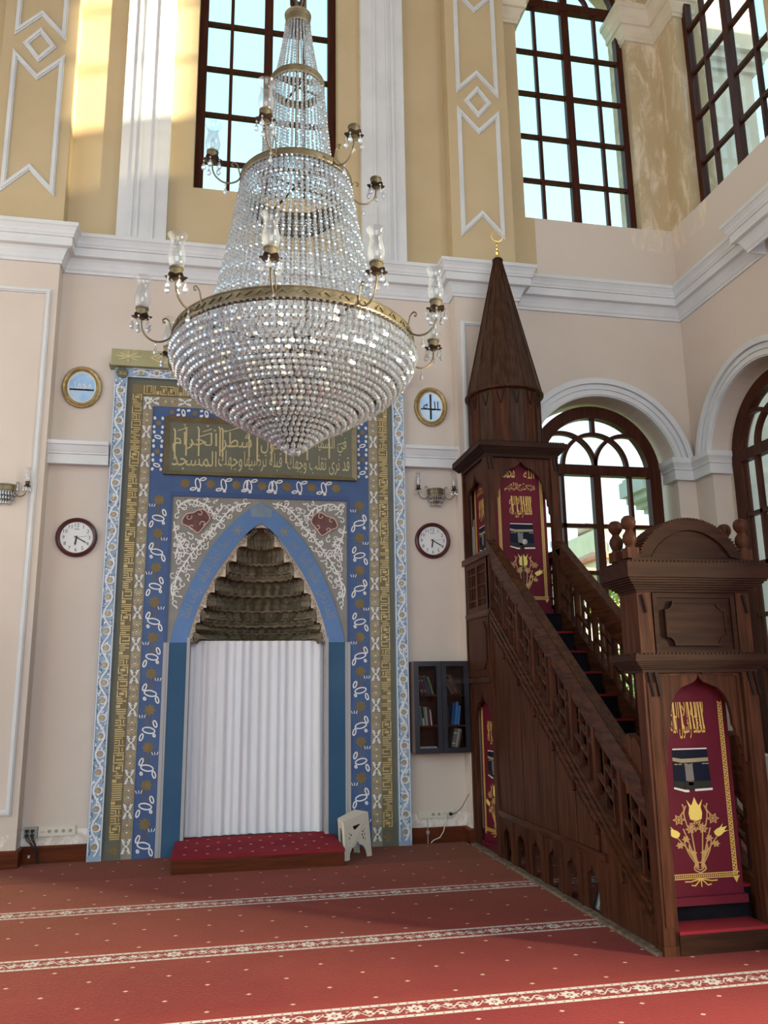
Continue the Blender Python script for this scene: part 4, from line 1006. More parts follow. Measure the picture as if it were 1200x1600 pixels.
def side_stairs(fr, sgn, full):
    """one flank; fr has u = -y (left) or +y (right)"""
    U = (lambda y: -y) if sgn < 0 else (lambda y: y)
    def band(y0, y1, d0, d1, h0, h1): return [(U(y0), zt(y0) + d0), (U(y1), zt(y1) + d0), (U(y1), zt(y1) + d1), (U(y0), zt(y0) + d1)]
    m_ = MB(); y0, y1 = 5.09, 7.97
    m_.poly(fr, band(y0, y1, -0.115, -0.008, 0, 0), -0.085, 0.018); m_.poly(fr, band(y0 + .02, y1, -0.02, 0.0, 0, 0), -0.075, 0.008)
    rail = m_.build('hand_rail', 'wood_y', mn)
    MB().poly(fr, band(y0, y1, -0.20, -0.115, 0, 0), -0.072, -0.002).build('rail_moulding', 'wood_y', rail)
    MB().poly(fr, band(y0, y1, -0.275, -0.20, 0, 0), -0.065, -0.014).build('rail_moulding', 'wood_y', rail)
    m_ = MB(); m_.poly(fr, band(y0, y1, -0.875, -0.69, 0, 0), -0.07, 0.0); st = m_.build('stringer', 'wood_y', mn)
    for a, b, h in ((-0.715, -0.69, 0.014), (-0.80, -0.765, 0.010), (-0.875, -0.845, 0.012)):
        MB().poly(fr, band(y0, y1, a, b, 0, 0), 0.0, h).build('moulding', 'wood_y', st)
    ys = [7.97] + [7.64 - 0.366 * k for k in range(7)] + [5.09]
    for y in ys[1:-1]: MB().rect(fr, *sorted((U(y - .024), U(y + .024))), zt(y) - 0.72, zt(y) - 0.24, -0.05, -0.008).build('baluster', 'wood', mn)
    for i in range(len(ys) - 1):
        a, b = ys[i] , ys[i + 1]; L = a - b
        if L < 0.15: continue
        for t in (0.36, 0.68):
            y = a - L * t; MB().rect(fr, *sorted((U(y - .010), U(y + .010))), zt(y) - 0.70, zt(y) - 0.26, -0.045, -0.02).build('lattice_bar', 'wood', mn)
        for ta, tb, d in ((0.05, 0.68, -0.56), (0.36, 0.97, -0.41)):
            p, q = a - L * ta, a - L * tb
            m_ = MB(); m_.poly(fr, [(U(p), zt(p) + d), (U(q), zt(q) + d), (U(q), zt(q) + d + .028), (U(p), zt(p) + d + .028)], -0.048, -0.018); m_.build('lattice_bar', 'wood_y', mn)
    # boarding under the stringer
    js = [7.97, 7.63, 7.28, 6.91, 6.55, 6.18, 5.82]
    for a, b in zip(js, js[1:]):
        lo = 0.44
        m_ = MB(); m_.poly(fr, [(U(a - .006), lo), (U(b + .006), lo), (U(b + .006), zt(b) - .86), (U(a - .006), zt(a) - .86)], -0.045, -0.012); pk = m_.build('plank', 'wood', mn)
        m_ = MB(); m_.poly(fr, [(U(a - .05), zt(a - .05) - .955), (U(b + .07), zt(b + .07) - .955), (U(b + .07), zt(b + .07) - .967), (U(a - .05), zt(a - .05) - .967)], -0.012, -0.004); m_.build('bead', 'wood_y', pk)
    for y in js[1:] + [5.47]:
        m_ = MB(); z = zt(y) - 0.875; m_.rect(fr, *sorted((U(y - .014), U(y + .014))), z - 0.07, z + 0.01, -0.012, 0.014)
        m_.poly(fr, [(U(y - .014), z - .07), (U(y + .014), z - .07), (U(y + .010), z - .115), (U(y - .022), z - .10)], -0.010, 0.012); m_.build('pendant', 'wood', mn)
    MB().rect(fr, *sorted((U(5.70), U(7.97))), 0.40, 0.455, -0.05, 0.006).build('sill_rail', 'wood_y', mn)
    p = (7.97 - 5.78) / 6
    for k in range(6):
        c = 7.97 - p * (k + .5)
        arch_board(fr, U(c), p / 2 - 0.002, 0, 0.402, ogee(U(c), 0.098, 0.0, 0.20, 0.345), -0.045, -0.01).build('arch_panel', 'wood', mn)
        m_ = MB(); m_.rect(fr, *sorted((U(c + p / 2 - .012), U(c + p / 2 + .012))), 0.0, 0.40, -0.012, -0.002); m_.build('batten', 'wood', mn)
    m_ = MB(); m_.poly(fr, [(U(5.78), 0), (U(5.09), 0), (U(5.09), zt(5.09) - .87), (U(5.78), zt(5.78) - .87)], -0.045, -0.012); m_.build('plank', 'wood', mn)
    MB().rect(fr, *sorted((U(5.0), U(8.85))), 0, 0.022, -0.02, 0.045).build('floor_strip', mottled('worn_strip', (0.10, 0.075, 0.055), (0.22, 0.19, 0.15), 6, (3, 3, 3)) if sgn < 0 else 'wood', mn)
side_stairs(FXL, -1, True); side_stairs(FXR, 1, False)
# stairs: black cloth with red nosings
for k in range(12):
    y, z = 4.90 + 0.277 * k, 0.13 + 0.2 * k
    if k == 0:
        MB().box(2.80, 3.42, 4.965, 5.30, 0, 0.118).build('step', 'wood_x_shaded', mn)
        MB().box(2.80, 3.42, 4.96, 5.30, 0.118, 0.136).build('step_carpet', 'step_carpet', mn)
        continue
    y1 = y + 0.277 if k < 11 else 8.84
    m_ = MB(); m_.box(2.775, 3.445, y, y1 + 0.02, z - 0.20, z - 0.012); m_.build('step', 'black_carpet', mn)
    MB().box(2.775, 3.445, y - 0.012, y + 0.05, z - 0.014, z + 0.004).build('nosing', 'red_nosing' if k < 11 else 'black_carpet', mn)
    if k < 11: MB().box(2.775, 3.445, y + 0.05, y1, z - 0.012, z).build('tread', 'black_carpet', mn)
# gate
GY0, GY1 = 4.98, 5.22
FG = frame((0, GY0, 0), (1, 0, 0), (0, 0, 1))
for x in (XA, XB - 0.105):
    po = MB().box(x, x + 0.105, GY0, GY0 + 0.10, 0, 1.70).build('gate_post', 'wood', mn)
    m_ = MB(); m_.box(x + 0.022, x + 0.083, GY0 - 0.006, GY0 + 0.001, 0.16, 1.62).box(x - 0.004, x + 0.109, GY0 - 0.008, GY0 + 0.108, 0, 0.055); m_.build('post_facing', 'wood', po)
    for sx_ in (0.03, 0.075):                                    # carved drop under the cornice
        m_ = MB()
        for q in range(7): m_.rect(FG, x + sx_ + q * 0.004, x + sx_ + 0.016 + q * 0.004, 1.685 - 0.022 * (q + 1), 1.685 - 0.022 * q, 0.002, 0.016)
        m_.build('carved_drop', 'dark_wood', po)
def gate_bracket(sg):                                            # scalloped leg of the gate arch
    P = [(0.305, 1.70), (0.0, 1.70), (0, 1.675), (0.010, 1.645), (0.03, 1.622), (0.07, 1.606), (0.13, 1.585), (0.175, 1.545), (0.205, 1.485), (0.22, 1.41), (0.224, 1.34), (0.236, 1.325), (0.240, 1.275), (0.256, 1.262), (0.259, 1.215), (0.274, 1.20), (0.277, 1.155), (0.292, 1.14), (0.305, 1.08)]
    return [(XM + sg * u, z) for u, z in P]
for sg in (-1, 1):
    m_ = MB(); m_.poly(FG, gate_bracket(sg), -0.065, -0.03); gb_ = m_.build('gate_arch', 'wood', mn)
    m_ = MB(); m_.ribbon(FG, [(XM + sg * 0.283, 1.11), (XM + sg * 0.283, 1.665), (XM + sg * 0.02, 1.682)], 0.02, -0.03, -0.018); m_.build('moulding', 'wood', gb_)
def layers(x0, x1, y0, y1, spec, name, mat='wood_x_shaded', beads_=True):
    m_ = MB()
    for o_, a, b in spec: m_.box(x0 - o_, x1 + o_, y0 - o_, y1 + o_ * 0.6, a, b)
    c = m_.build(name, mat, mn)
    if beads_:
        o_, a, b = spec[-1]; m_ = MB(); n = int((x1 - x0 + 2 * o_) / 0.028)
        for i in range(n): x = x0 - o_ + 0.014 + i * 0.028; m_.box(x - 0.010, x + 0.010, y0 - o_ - 0.002, y0 - o_ + 0.012, b - 0.002, b + 0.010)
        n = int((y1 - y0 + 1.6 * o_) / 0.028)
        for i in range(n): y = y0 - o_ + 0.014 + i * 0.028; m_.box(x0 - o_ - 0.002, x0 - o_ + 0.012, y - 0.010, y + 0.010, b - 0.002, b + 0.010)
        m_.build('beading', mat, c, kind='stuff')
    return c
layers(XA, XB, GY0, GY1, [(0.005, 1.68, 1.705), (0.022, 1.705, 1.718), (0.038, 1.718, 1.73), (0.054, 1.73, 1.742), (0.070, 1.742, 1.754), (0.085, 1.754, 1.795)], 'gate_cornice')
attic = MB().box(XA + 0.012, XB - 0.012, GY0 + 0.015, GY1 - 0.01, 1.795, 2.22).build('attic', 'wood_x_shaded', mn)
for x in (XA, XB - 0.10):
    m_ = MB(); m_.box(x, x + 0.10, GY0, GY1, 1.795, 2.22); a_ = m_.build('corner_post', 'wood', attic)
    m_ = MB()
for x0 in (XA + 0.03, XB - 0.055):
    m_ = MB()
    for q in range(6): m_.rect(FG, x0 + q * 0.004, x0 + 0.014 + q * 0.004, 2.19 - 0.02 * (q + 1), 2.19 - 0.02 * q, 0.0, 0.014)
    m_.build('carved_drop', 'dark_wood', attic)
FG2 = frame((0, GY0 + 0.015, 0), (1, 0, 0), (0, 0, 1)); cxx = XM
m_ = MB(); m_.ribbon(FG2, [(XM - 0.285, 1.815), (XM + 0.285, 1.815), (XM + 0.285, 2.185), (XM - 0.285, 2.185)], 0.03, 0, 0.016, True); m_.build('panel_frame', 'wood_x_shaded', attic)
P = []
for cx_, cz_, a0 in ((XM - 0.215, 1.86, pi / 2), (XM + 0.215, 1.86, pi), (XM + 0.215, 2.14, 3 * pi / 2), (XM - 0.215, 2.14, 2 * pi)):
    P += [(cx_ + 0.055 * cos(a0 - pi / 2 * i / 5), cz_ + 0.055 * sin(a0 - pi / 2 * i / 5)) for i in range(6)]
plq = MB().poly(FG2, P, 0, 0.018).build('raised_panel', 'wood_x_shaded', attic)
MB().ribbon(FG2, P, 0.014, 0.0, 0.026, True).build('moulding', 'wood_x_shaded', plq)
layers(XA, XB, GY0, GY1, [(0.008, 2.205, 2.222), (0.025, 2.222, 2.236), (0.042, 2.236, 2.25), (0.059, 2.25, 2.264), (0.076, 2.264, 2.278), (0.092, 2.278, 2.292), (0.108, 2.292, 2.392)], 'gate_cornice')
MB().box(XA - 0.03, XB + 0.03, GY0 - 0.03, GY1 + 0.02, 2.392, 2.43).build('top_plate', 'wood_x_shaded', mn)
# barrel crown with ridges
R0, zc_ = 0.405, 2.70 - 0.405; a0 = math.asin((2.43 - zc_) / R0)
m_ = MB(); m_.poly(FG, arc(XM, zc_, R0, pi - a0, a0, 24), -0.20, 0.0); crown = m_.build('crown', 'wood_x_shaded', mn)
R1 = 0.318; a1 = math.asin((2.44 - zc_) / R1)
m_ = MB(); m_.poly(FG, arc(XM, zc_, R1, pi - a1, a1, 20), 0.0, 0.004); m_.build('crown_board', 'wood_x_shaded', crown)
m_ = MB(); m_.strip(FG, arc(XM, zc_, R0, pi - a0, a0, 30), arc(XM, zc_, R1 + .012, pi - a1, a1, 30), 0.0, 0.022); m_.build('crown_arch', 'wood_x_shaded', crown)
m_ = MB(); n = 44
for i in range(n + 1):
    a = a0 + (pi - 2 * a0) * i / n; c = Vector((XM + (R0 + .004) * cos(a), GY0 - 0.024, zc_ + (R0 + .004) * sin(a)))
    m_.tube([c, c + Vector((0, 0.225, 0))], 0.0095, 6)
m_.build('crown_ridges', 'wood_y', crown, kind='stuff')
def finial(x, y):
    m_ = MB(); m_.box(x - 0.042, x + 0.042, y - 0.042, y + 0.042, 2.43, 2.50)
    m_.lathe((x, y, 0), [(0.036, 2.50), (0.030, 2.515), (0.042, 2.54), (0.048, 2.565), (0.044, 2.59), (0.030, 2.61), (0.024, 2.622), (0.030, 2.632), (0.045, 2.652), (0.050, 2.675), (0.045, 2.70), (0.028, 2.718), (0.0, 2.725)], 16)
    m_.build('turned_finial', 'wood', mn)
for x in (XA - 0.01, XB + 0.01):
    for y in (GY0 + 0.02, GY1 - 0.03): finial(x, y)
# shouldered end board of each balustrade, seen inside the gate
for x in (XA + 0.006, XB - 0.076):
    m_ = MB(); m_.poly(frame((x, 0, 0), (0, -1, 0), (0, 0, 1)), [(-5.34, 0.9), (-5.10, 0.9), (-5.10, 1.20), (-5.17, 1.275), (-5.22, 1.255), (-5.27, 1.29), (-5.34, 1.24)], -0.07, 0); m_.build('end_board', 'wood', mn)

# tower
TY0, TY1 = 7.96, 8.85
FT0 = frame((0, TY0, 0), (1, 0, 0), (0, 0, 1)); pw = 0.088
for x in (XA, XB - pw):
    for y in (TY0, TY1 - pw):
        po = MB().box(x, x + pw, y, y + pw, 0, 4.02).build('tower_post', 'wood', mn)
        for sx_ in (0.02, 0.058):
            m_ = MB()
            for q in range(7): m_.rect(frame((0, y, 0), (1, 0, 0), (0, 0, 1)), x + sx_ + q * .003, x + sx_ + 0.012 + q * .003, 3.985 - 0.02 * (q + 1), 3.985 - 0.02 * q, 0, 0.012)
            m_.build('carved_drop', 'dark_wood', po)
for fr, U, s_ in ((FXL, lambda y: -y, -1), (FXR, lambda y: y, 1)):
    c = U((TY0 + TY1) / 2); hw = (TY1 - TY0) / 2 - pw
    arch_board(fr, c, hw, 0.0, 1.68, ogee(c, hw - 0.075, 0.0, 1.22, 1.60), -0.06, -0.02).build('passage_arch', 'wood', mn)
    MB().rect(fr, c - hw - .02, c + hw + .02, 1.655, 1.70, -0.07, 0.012).build('cross_rail', 'wood_y', mn)
    bd = MB().rect(fr, c - hw - pw * .3, c + hw + pw * .3, 1.70, 2.36, -0.05, -0.004).build('lower_panel', 'wood', mn)
    w_, h_ = hw - 0.07, 0.24; zc2 = 2.03
    P = [(c - w_, zc2 - h_ + .09), (c - w_ + .09, zc2 - h_), (c + w_ - .09, zc2 - h_), (c + w_, zc2 - h_ + .09), (c + w_, zc2 + h_ - .09), (c + w_ - .09, zc2 + h_), (c - w_ + .09, zc2 + h_), (c - w_, zc2 + h_ - .09)]
    m_ = MB(); m_.poly(fr, P, -0.004, 0.012); m_.build('raised_panel', 'wood', bd)
    MB().ribbon(fr, [(c - hw - .01, 1.73), (c + hw + .01, 1.73), (c + hw + .01, 2.335), (c - hw - .01, 2.335)], 0.025, -0.004, 0.01, True).build('moulding', 'wood', bd)
    MB().rect(fr, c - hw - .06, c + hw + .06, 2.345, 2.385, -0.06, 0.012).build('cross_rail', 'wood_y', mn)
    # two lattice lights
    m_ = MB(); z0, z1 = 2.385, 2.93
    m_.rect(fr, c - hw - .05, c + hw + .05, z0, z0 + .06, -0.05, 0); m_.rect(fr, c - hw - .05, c + hw + .05, z1 - .06, z1, -0.05, 0)
    for q in (-1, 1): m_.rect(fr, *sorted((c + q * (hw + .05), c + q * (hw - .06))), z0 + .06, z1 - .06, -0.05, 0)
    m_.rect(fr, c - .035, c + .035, z0 + .06, z1 - .06, -0.05, 0); lf = m_.build('lattice_frame', 'wood', mn)
    for q in (-1, 1):
        a, b = sorted((c + q * .035, c + q * (hw - .06)))
        for t in (1 / 3, 2 / 3): u = a + (b - a) * t; MB().rect(fr, u - .008, u + .008, z0 + .06, z1 - .06, -0.035, -0.01).build('lattice_bar', 'wood', lf)
        for z in (2.52, 2.665, 2.80): MB().rect(fr, a, b, z - .008, z + .008, -0.034, -0.009).build('lattice_bar', 'wood', lf)
    m_ = MB(); m_.rect(fr, *sorted((U(TY0 - 0.10), U(TY1))), 2.93, 3.0, -0.085, 0.02); m_.build('top_rail', 'wood_y', mn)
    # kiosk arch on the flank
    op = ogee(c, hw - 0.03, 3.02, 3.55, 3.93)
    arch_board(fr, c, hw + .02, 3.30, 4.0, [p for p in op if p[1] > 3.3] if False else ogee(c, hw - 0.035, 3.30, 3.55, 3.93), -0.055, -0.025).build('kiosk_arch', 'wood', mn)
c = XM; hw = (XB - XA) / 2 - pw
def kiosk_leg(sg):
    P = [(hw + .02, 4.0), (0, 4.0), (0, 3.955), (0.012, 3.93), (0.05, 3.895), (0.12, 3.865), (0.19, 3.80), (0.235, 3.72), (0.25, 3.63), (0.262, 3.62), (0.262, 3.56), (0.278, 3.545), (0.278, 3.48), (0.294, 3.465), (0.294, 3.40), (0.31, 3.38), (hw + .02, 3.28)]
    return [(XM + sg * u, z) for u, z in P]
for y_, nm in ((TY0 + 0.03, 'kiosk_arch'), (TY1 - 0.06, 'kiosk_arch')):
    fr = frame((0, y_, 0), (1, 0, 0), (0, 0, 1))
    for sg in (-1, 1): MB().poly(fr, kiosk_leg(sg), -0.03, 0.0).build(nm, 'wood', mn)
MB().box(XA + 0.02, XB - 0.02, TY0 + 0.02, TY1 - 0.02, 4.0, 4.03).build('kiosk_ceiling', 'wood_x_shaded', mn)
MB().box(XA + .08, XB - .08, TY1 - .05, TY1 - .01, 2.2, 2.9).build('rear_board', 'wood', mn)
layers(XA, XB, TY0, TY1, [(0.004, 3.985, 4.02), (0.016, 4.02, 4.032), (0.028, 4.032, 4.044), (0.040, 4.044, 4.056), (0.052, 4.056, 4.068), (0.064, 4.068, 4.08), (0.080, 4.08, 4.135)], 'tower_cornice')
cx_, cy_ = XM, (TY0 + TY1) / 2
NF = 14; rd, rc = 0.395, 0.43
for k in range(NF):
    a, b = 2 * pi * (k - .5) / NF - pi / 2, 2 * pi * (k + .5) / NF - pi / 2
    def q(r, t, z): return (cx_ + r * cos(t), cy_ + r * sin(t), z)
    def face(r0, z0, r1, z1, th, name, mat):
        e = 0.006 / max(r0, .1)
        P = [q(r0, a + e, z0), q(r0, b - e, z0), q(r1, b - e, z1), q(r1, a + e, z1)]; P += [q(r0 - th, a + e, z0), q(r0 - th, b - e, z0), q(max(r1 - th, .005), b - e, z1), q(max(r1 - th, .005), a + e, z1)]
        return MB().add(P, [(0, 1, 2, 3), (7, 6, 5, 4), (0, 4, 5, 1), (1, 5, 6, 2), (2, 6, 7, 3), (3, 7, 4, 0)]).build(name, mat, mn)
    dp = face(rd, 4.13, rd, 4.80, 0.03, 'drum_panel', 'wood' if k % 3 else 'cone_wood')
    t = (a + b) / 2; n_ = Vector((cos(t), sin(t), 0)); ta = Vector((-sin(t), cos(t), 0)); r_in = rd * cos(pi / NF)
    fr = frame(Vector((cx_, cy_, 0)) + n_ * r_in, ta, (0, 0, 1)); m_ = MB()
    for sg in (-1, 1):
        for j in range(6): m_.rect(fr, sg * (0.036 - j * 0.006) - .004, sg * (0.036 - j * 0.006) + .004, 4.765 - 0.024 * (j + 1), 4.765 - 0.024 * j, 0, 0.008)
    m_.build('carved_drop', 'dark_wood', dp)
    face(rc, 4.80, 0.048, 6.50, 0.02, 'cone_panel', 'cone_wood')
    MB().bar(q(rc + .002, b, 4.80), q(0.05, b, 6.50), 0.013, 0.013).build('cone_rib', 'wood', mn)
    MB().bar(q(rd + .003, b, 4.13), q(rd + .003, b, 4.80), 0.014, 0.012, n_).build('drum_rib', 'wood', mn)
m_ = MB(); m_.lathe((cx_, cy_, 0), [(rd + .01, 4.785), (rc + .012, 4.795), (rc + .014, 4.812), (rc - .01, 4.82)], NF * 4); m_.build('cone_rim', 'wood', mn)
MB().lathe((cx_, cy_, 0), [(0.056, 6.49), (0.062, 6.50), (0.062, 6.525), (0.05, 6.54), (0.0, 6.545)], 16).build('cone_cap', 'dark_wood', mn)
m_ = MB(); m_.lathe((cx_, cy_, 0), [(0.034, 6.54), (0.030, 6.57), (0.017, 6.585), (0.022, 6.605), (0.030, 6.62), (0.022, 6.638), (0.012, 6.65), (0.018, 6.668), (0.012, 6.685), (0.009, 6.70), (0.015, 6.715), (0.009, 6.73), (0.006, 6.75), (0.0, 6.76)], 14)
fin = m_.build('gilt_finial', 'gold_bright', mn)
FC_ = frame((cx_, cy_ - 0.006, 6.825), (1, 0, 0), (0, 0, 1)); n = 30; A0, A1 = pi * 0.5 + 0.42, pi * 2.5 - 0.42
OC = arc(0, 0, 0.076, A0, A1, n); d = 0.020; IC = []
for i in range(n + 1):
    t = i / n; w2 = 0.017 * sin(pi * t) + 0.0015; r = 0.076 - w2; a = A0 + (A1 - A0) * t; IC.append((r * cos(a), r * sin(a)))
MB().strip(FC_, OC, IC, -0.006, 0.006).build('crescent', 'gold_bright', fin)

# ---------------------------------------------------------------- printed banners
def banner(label, fr, half, z0, z1, short, name='roll_banner', dots=True):
    """fr: origin on the floor at the centre line, z up; everything is flat print on one cloth"""
    t = thing(name, label, 'banner', tuple(fr[0] + fr[2] * z0), 'burgundy roll-up banners')
    MB().rect(fr, -half, half, z0, z1, -0.004, 0).build('cloth', 'banner', t)
    MB().rect(fr, -half - .01, half + .01, z0 - 0.05, z0 + 0.0, -0.03, 0.03).build('base_case', 'banner', t)
    b = z0 + 0.10; H = 0.0015
    m_ = MB()
    for sg in (-1, 1):
        for q in (0.0, 0.026): m_.ribbon(fr, [(sg * (half - .035 - q), b + .01), (sg * (half - .035 - q), z1 - (0.12 if not short else .16))], 0.005, 0, H)
        z = b + 0.02
        while z < z1 - 0.2:
            m_.ribbon(fr, [(sg * (half - .035), z), (sg * (half - .055), z + .012), (sg * (half - .042), z + .026), (sg * (half - .061), z + .034)], 0.007, 0, H); z += 0.036
    m_.rect(fr, -half + .02, half - .02, b, b + .006, 0, H); m_.rect(fr, -half + .02, half - .02, b + .026, b + .032, 0, H)
    u = -half + .03
    while u < half - .03: m_.rect(fr, u, u + .008, b + .010, b + .022, 0, H); u += 0.014
    for k in range(5):
        a = pi + pi * (k + .5) / 5; m_.ribbon(fr, [(0, b), (0.055 * cos(a) * 1.4, b + .05 * sin(a)), (0.10 * cos(a) * 1.2, b + .055 * sin(a) * .8)], 0.007, 0, H)
    for sg in (-1, 1): m_.poly(fr, [(sg * (half - .045) - .02, b), (sg * (half - .045) + .02, b), (sg * (half - .045), b - .035)], 0, H)
    m_.build('gold_edging', 'banner_gold', t, kind='stuff')
    # bouquet
    m_ = MB(); ym = MB(); v = b + 0.035; fr0 = fr; fr = (fr[0], fr[1] * 1.28, fr[2], fr[3])
    def tul(c, z, s_, rot):
        def R(u, w): return (c + u * cos(rot) - w * sin(rot), z + u * sin(rot) + w * cos(rot))
        ym.poly(fr, [R(*p) for p in ((0, -.3 * s_), (.30 * s_, -.2 * s_), (.36 * s_, .15 * s_), (.30 * s_, .5 * s_), (.42 * s_, .95 * s_), (.2 * s_, .6 * s_), (.12 * s_, .75 * s_), (0, 1.1 * s_), (-.12 * s_, .75 * s_), (-.2 * s_, .6 * s_), (-.42 * s_, .95 * s_), (-.30 * s_, .5 * s_), (-.36 * s_, .15 * s_), (-.30 * s_, -.2 * s_))], 0, H)
    tul(0, v + 0.345, 0.105, 0)
    for sg in (-1, 1):
        tul(sg * 0.115, v + 0.235, 0.062, -sg * 0.95)
        for k, (u1, z1_) in enumerate(((0.035, 0.30), (0.075, 0.27), (0.11, 0.215), (0.075, 0.19))):
            m_.ribbon(fr, interp([(sg * 0.008, v + 0.03), (sg * (0.02 + .012 * k), v + 0.12), (sg * u1, v + z1_)], 5), 0.006, 0, H)
        for (u1, z1_, r) in ((0.095, 0.325, 0.030), (0.035, 0.265, 0.024), (0.065, 0.205, 0.018), (0.10, 0.17, 0.018), (0.03, 0.12, 0.016)):
            P = [(sg * u1 + r * (0.7 + .3 * cos(6 * a)) * cos(a), v + z1_ + r * (0.7 + .3 * cos(6 * a)) * sin(a)) for a in [2 * pi * k / 24 for k in range(24)]]
            m_.ribbon(fr, P, 0.0055, 0, H, True); m_.poly(fr, arc(sg * u1, v + z1_, r * .25, 0, 2 * pi, 6)[:-1], 0, H)
        m_.ribbon(fr, interp([(sg * .05, v + .28), (sg * .065, v + .36), (sg * .05, v + .41)], 4), 0.006, 0, H)
        m_.ribbon(fr, interp([(sg * .085, v + .35), (sg * .062, v + .385), (sg * .07, v + .42)], 4), 0.007, 0, H)
        m_.ribbon(fr, interp([(0, v), (sg * .03, v + .02), (sg * .025, v + .05), (sg * .012, v + .07), (sg * .045, v + .13), (sg * .05, v + .17)], 4), 0.007, 0, H)
    m_.ribbon(fr, arc(0, v + 0.04, 0.022, 0, 2 * pi, 14)[:-1], 0.006, 0, H, True)
    P = [(0.034 * (0.7 + .3 * cos(7 * a)) * cos(a), v + 0.285 + 0.034 * (0.7 + .3 * cos(7 * a)) * sin(a)) for a in [2 * pi * k / 28 for k in range(28)]]; m_.ribbon(fr, P, 0.006, 0, H, True)
    m_.build('bouquet_print', 'banner_line', t, kind='stuff'); ym.build('tulip_print', 'banner_yellow', t, kind='stuff')
    fr = fr0
    # cube-shaped shrine
    k0 = v + 0.505; w_, h_ = 0.135, 0.265; pr = [('kaaba_black', [(-w_, k0 + .012), (-.055, k0), (w_, k0 + .01), (w_ - .012, k0 + h_ - .01), (-.07, k0 + h_ - .012), (-w_ + .005, k0 + h_ - .01)])]
    pm = MB().poly(fr, pr[0][1], 0, H).build('shrine_print', 'kaaba_black', t)
    def sub(nm, mat, *pl):
        m2 = MB()
        for p in pl: m2.poly(fr, p, H, H + .0012)
        m2.build(nm, mat, pm, kind='stuff')
    sub('shrine_plinth', 'print_white', [(-w_ - .004, k0 + .012), (-.055, k0 - .012), (-.03, k0 - .012), (-.03, k0 + .002), (-.06, k0 + .004), (-w_, k0 + .022)], [(0.012, k0 - .008), (w_ + .004, k0 - .004), (w_ + .004, k0 + .010), (0.012, k0 + .006)], [(-w_ + .006, k0 + h_ - .010), (w_ - .012, k0 + h_ - .010), (w_ - .014, k0 + h_ - .002), (-w_ + .012, k0 + h_ - .002)])
    sub('shrine_base', 'kaaba_grey', [(-w_ + .002, k0 + .022), (-.06, k0 + .006), (-.06, k0 + .052), (-w_ + .002, k0 + .060)], [(-.055, k0 + .006), (w_ - .002, k0 + .012), (w_ - .003, k0 + .055), (-.055, k0 + .052)])
    sub('shrine_band', 'kaaba_band', [(-w_ + .004, k0 + .185), (-.066, k0 + .172), (w_ - .009, k0 + .178), (w_ - .010, k0 + .202), (-.067, k0 + .197), (-w_ + .004, k0 + .208)], *[[(u, k0 + .160), (u + .022, k0 + .160), (u + .022, k0 + .167), (u, k0 + .167)] for u in (-.12, -.09, -.05, -.01, .08, .105)])
    sub('shrine_door', 'print_grey', [(-.045, k0 + .058), (.012, k0 + .060), (.008, k0 + .165), (-.048, k0 + .163)]); sub('door_sill', 'print_orange', [(-.030, k0 + .028), (.006, k0 + .030), (.006, k0 + .056), (-.030, k0 + .055)])
    # writing
    m_ = MB(); T0 = k0 + h_ + 0.06
    put_text(m_, shape_ar('لا إله إلا الله'), fr, -0.125, 0.125, T0 + 0.09, T0 + 0.235, H); put_text(m_, shape_ar('محمد رسول الله'), fr, -0.125, 0.125, T0, T0 + 0.145, H)
    for u in (-.10, -.045, .01, .035, .06, .085, .105): m_.ribbon(fr, [(u + .012, T0 + .06), (u, T0 + .235)], 0.010, 0, H)
    if not short:
        put_text(m_, '\ufdfd', fr, -0.17, 0.17, T0 + 0.285, T0 + 0.385, H); put_text(m_, shape_ar('الله'), fr, 0.05, 0.17, T0 + 0.43, T0 + 0.54, H); put_text(m_, shape_ar('محمد'), fr, -0.18, -0.05, T0 + 0.43, T0 + 0.54, H)
    m_.build('gilt_writing', 'banner_gold', t, kind='stuff')
    return t
banner('burgundy banner with gold writing hanging in the front gate of the pulpit', frame((3.075, 5.132, 0), (1, 0, 0), (0, 0, 1)), 0.295, 0.29, 1.655, True)
banner('burgundy banner with gold writing facing the stair under the tower cone', frame((3.115, 8.07, 0), (1, 0, 0), (0, 0, 1)), 0.285, 2.39, 3.97, False)
banner('burgundy banner seen edgewise through the side arch of the tower kiosk', frame((2.80, 8.40, 0), (0, -1, 0), (0, 0, 1)), 0.29, 2.42, 3.95, False)
banner('burgundy banner standing in the low side passage under the tower', frame((2.825, 8.42, 0), (0.16, -0.987, 0), (0, 0, 1)), 0.28, 0.06, 1.56, True)

# microphone and cushion
mic = thing('microphone_stand', 'thin black microphone stand in front of the upper burgundy banner', 'microphone', (3.03, 7.86, 2.13))
MB().lathe((3.03, 7.86, 0), [(0.09, 2.132), (0.09, 2.145), (0.02, 2.155), (0.012, 2.17)], 16).build('base', 'black', mic)
MB().tube([(3.03, 7.86, 2.15), (3.03, 7.86, 2.80)], 0.009, 8).build('pole', 'black', mic)
mt = MB().tube([(3.03, 7.86, 2.80), (3.028, 7.855, 2.90), (3.03, 7.84, 2.98), (3.036, 7.81, 3.03)], [0.007, 0.006, 0.012, 0.016], 8).build('gooseneck', 'black', mic)
MB().lathe((3.036, 7.80, 3.045), [(0.0, -0.035), (0.022, -0.022), (0.030, 0.0), (0.024, 0.022), (0.0, 0.033)], 12).build('head', 'grey_plastic', mic)
m_ = MB(); n = 10; P = []
for j in range(n + 1):
    for i in range(n + 1):
        u, v = i / n * 2 - 1, j / n * 2 - 1; k = (1 - abs(u) ** 4) * (1 - abs(v) ** 4)
        P.append((2.98 + u * 0.20, 5.98 + v * 0.20, 0.012 + 0.17 * sqrt(max(k, 0))))
P += [(x, y, 0.006) for x, y, z in P]; N = (n + 1) ** 2
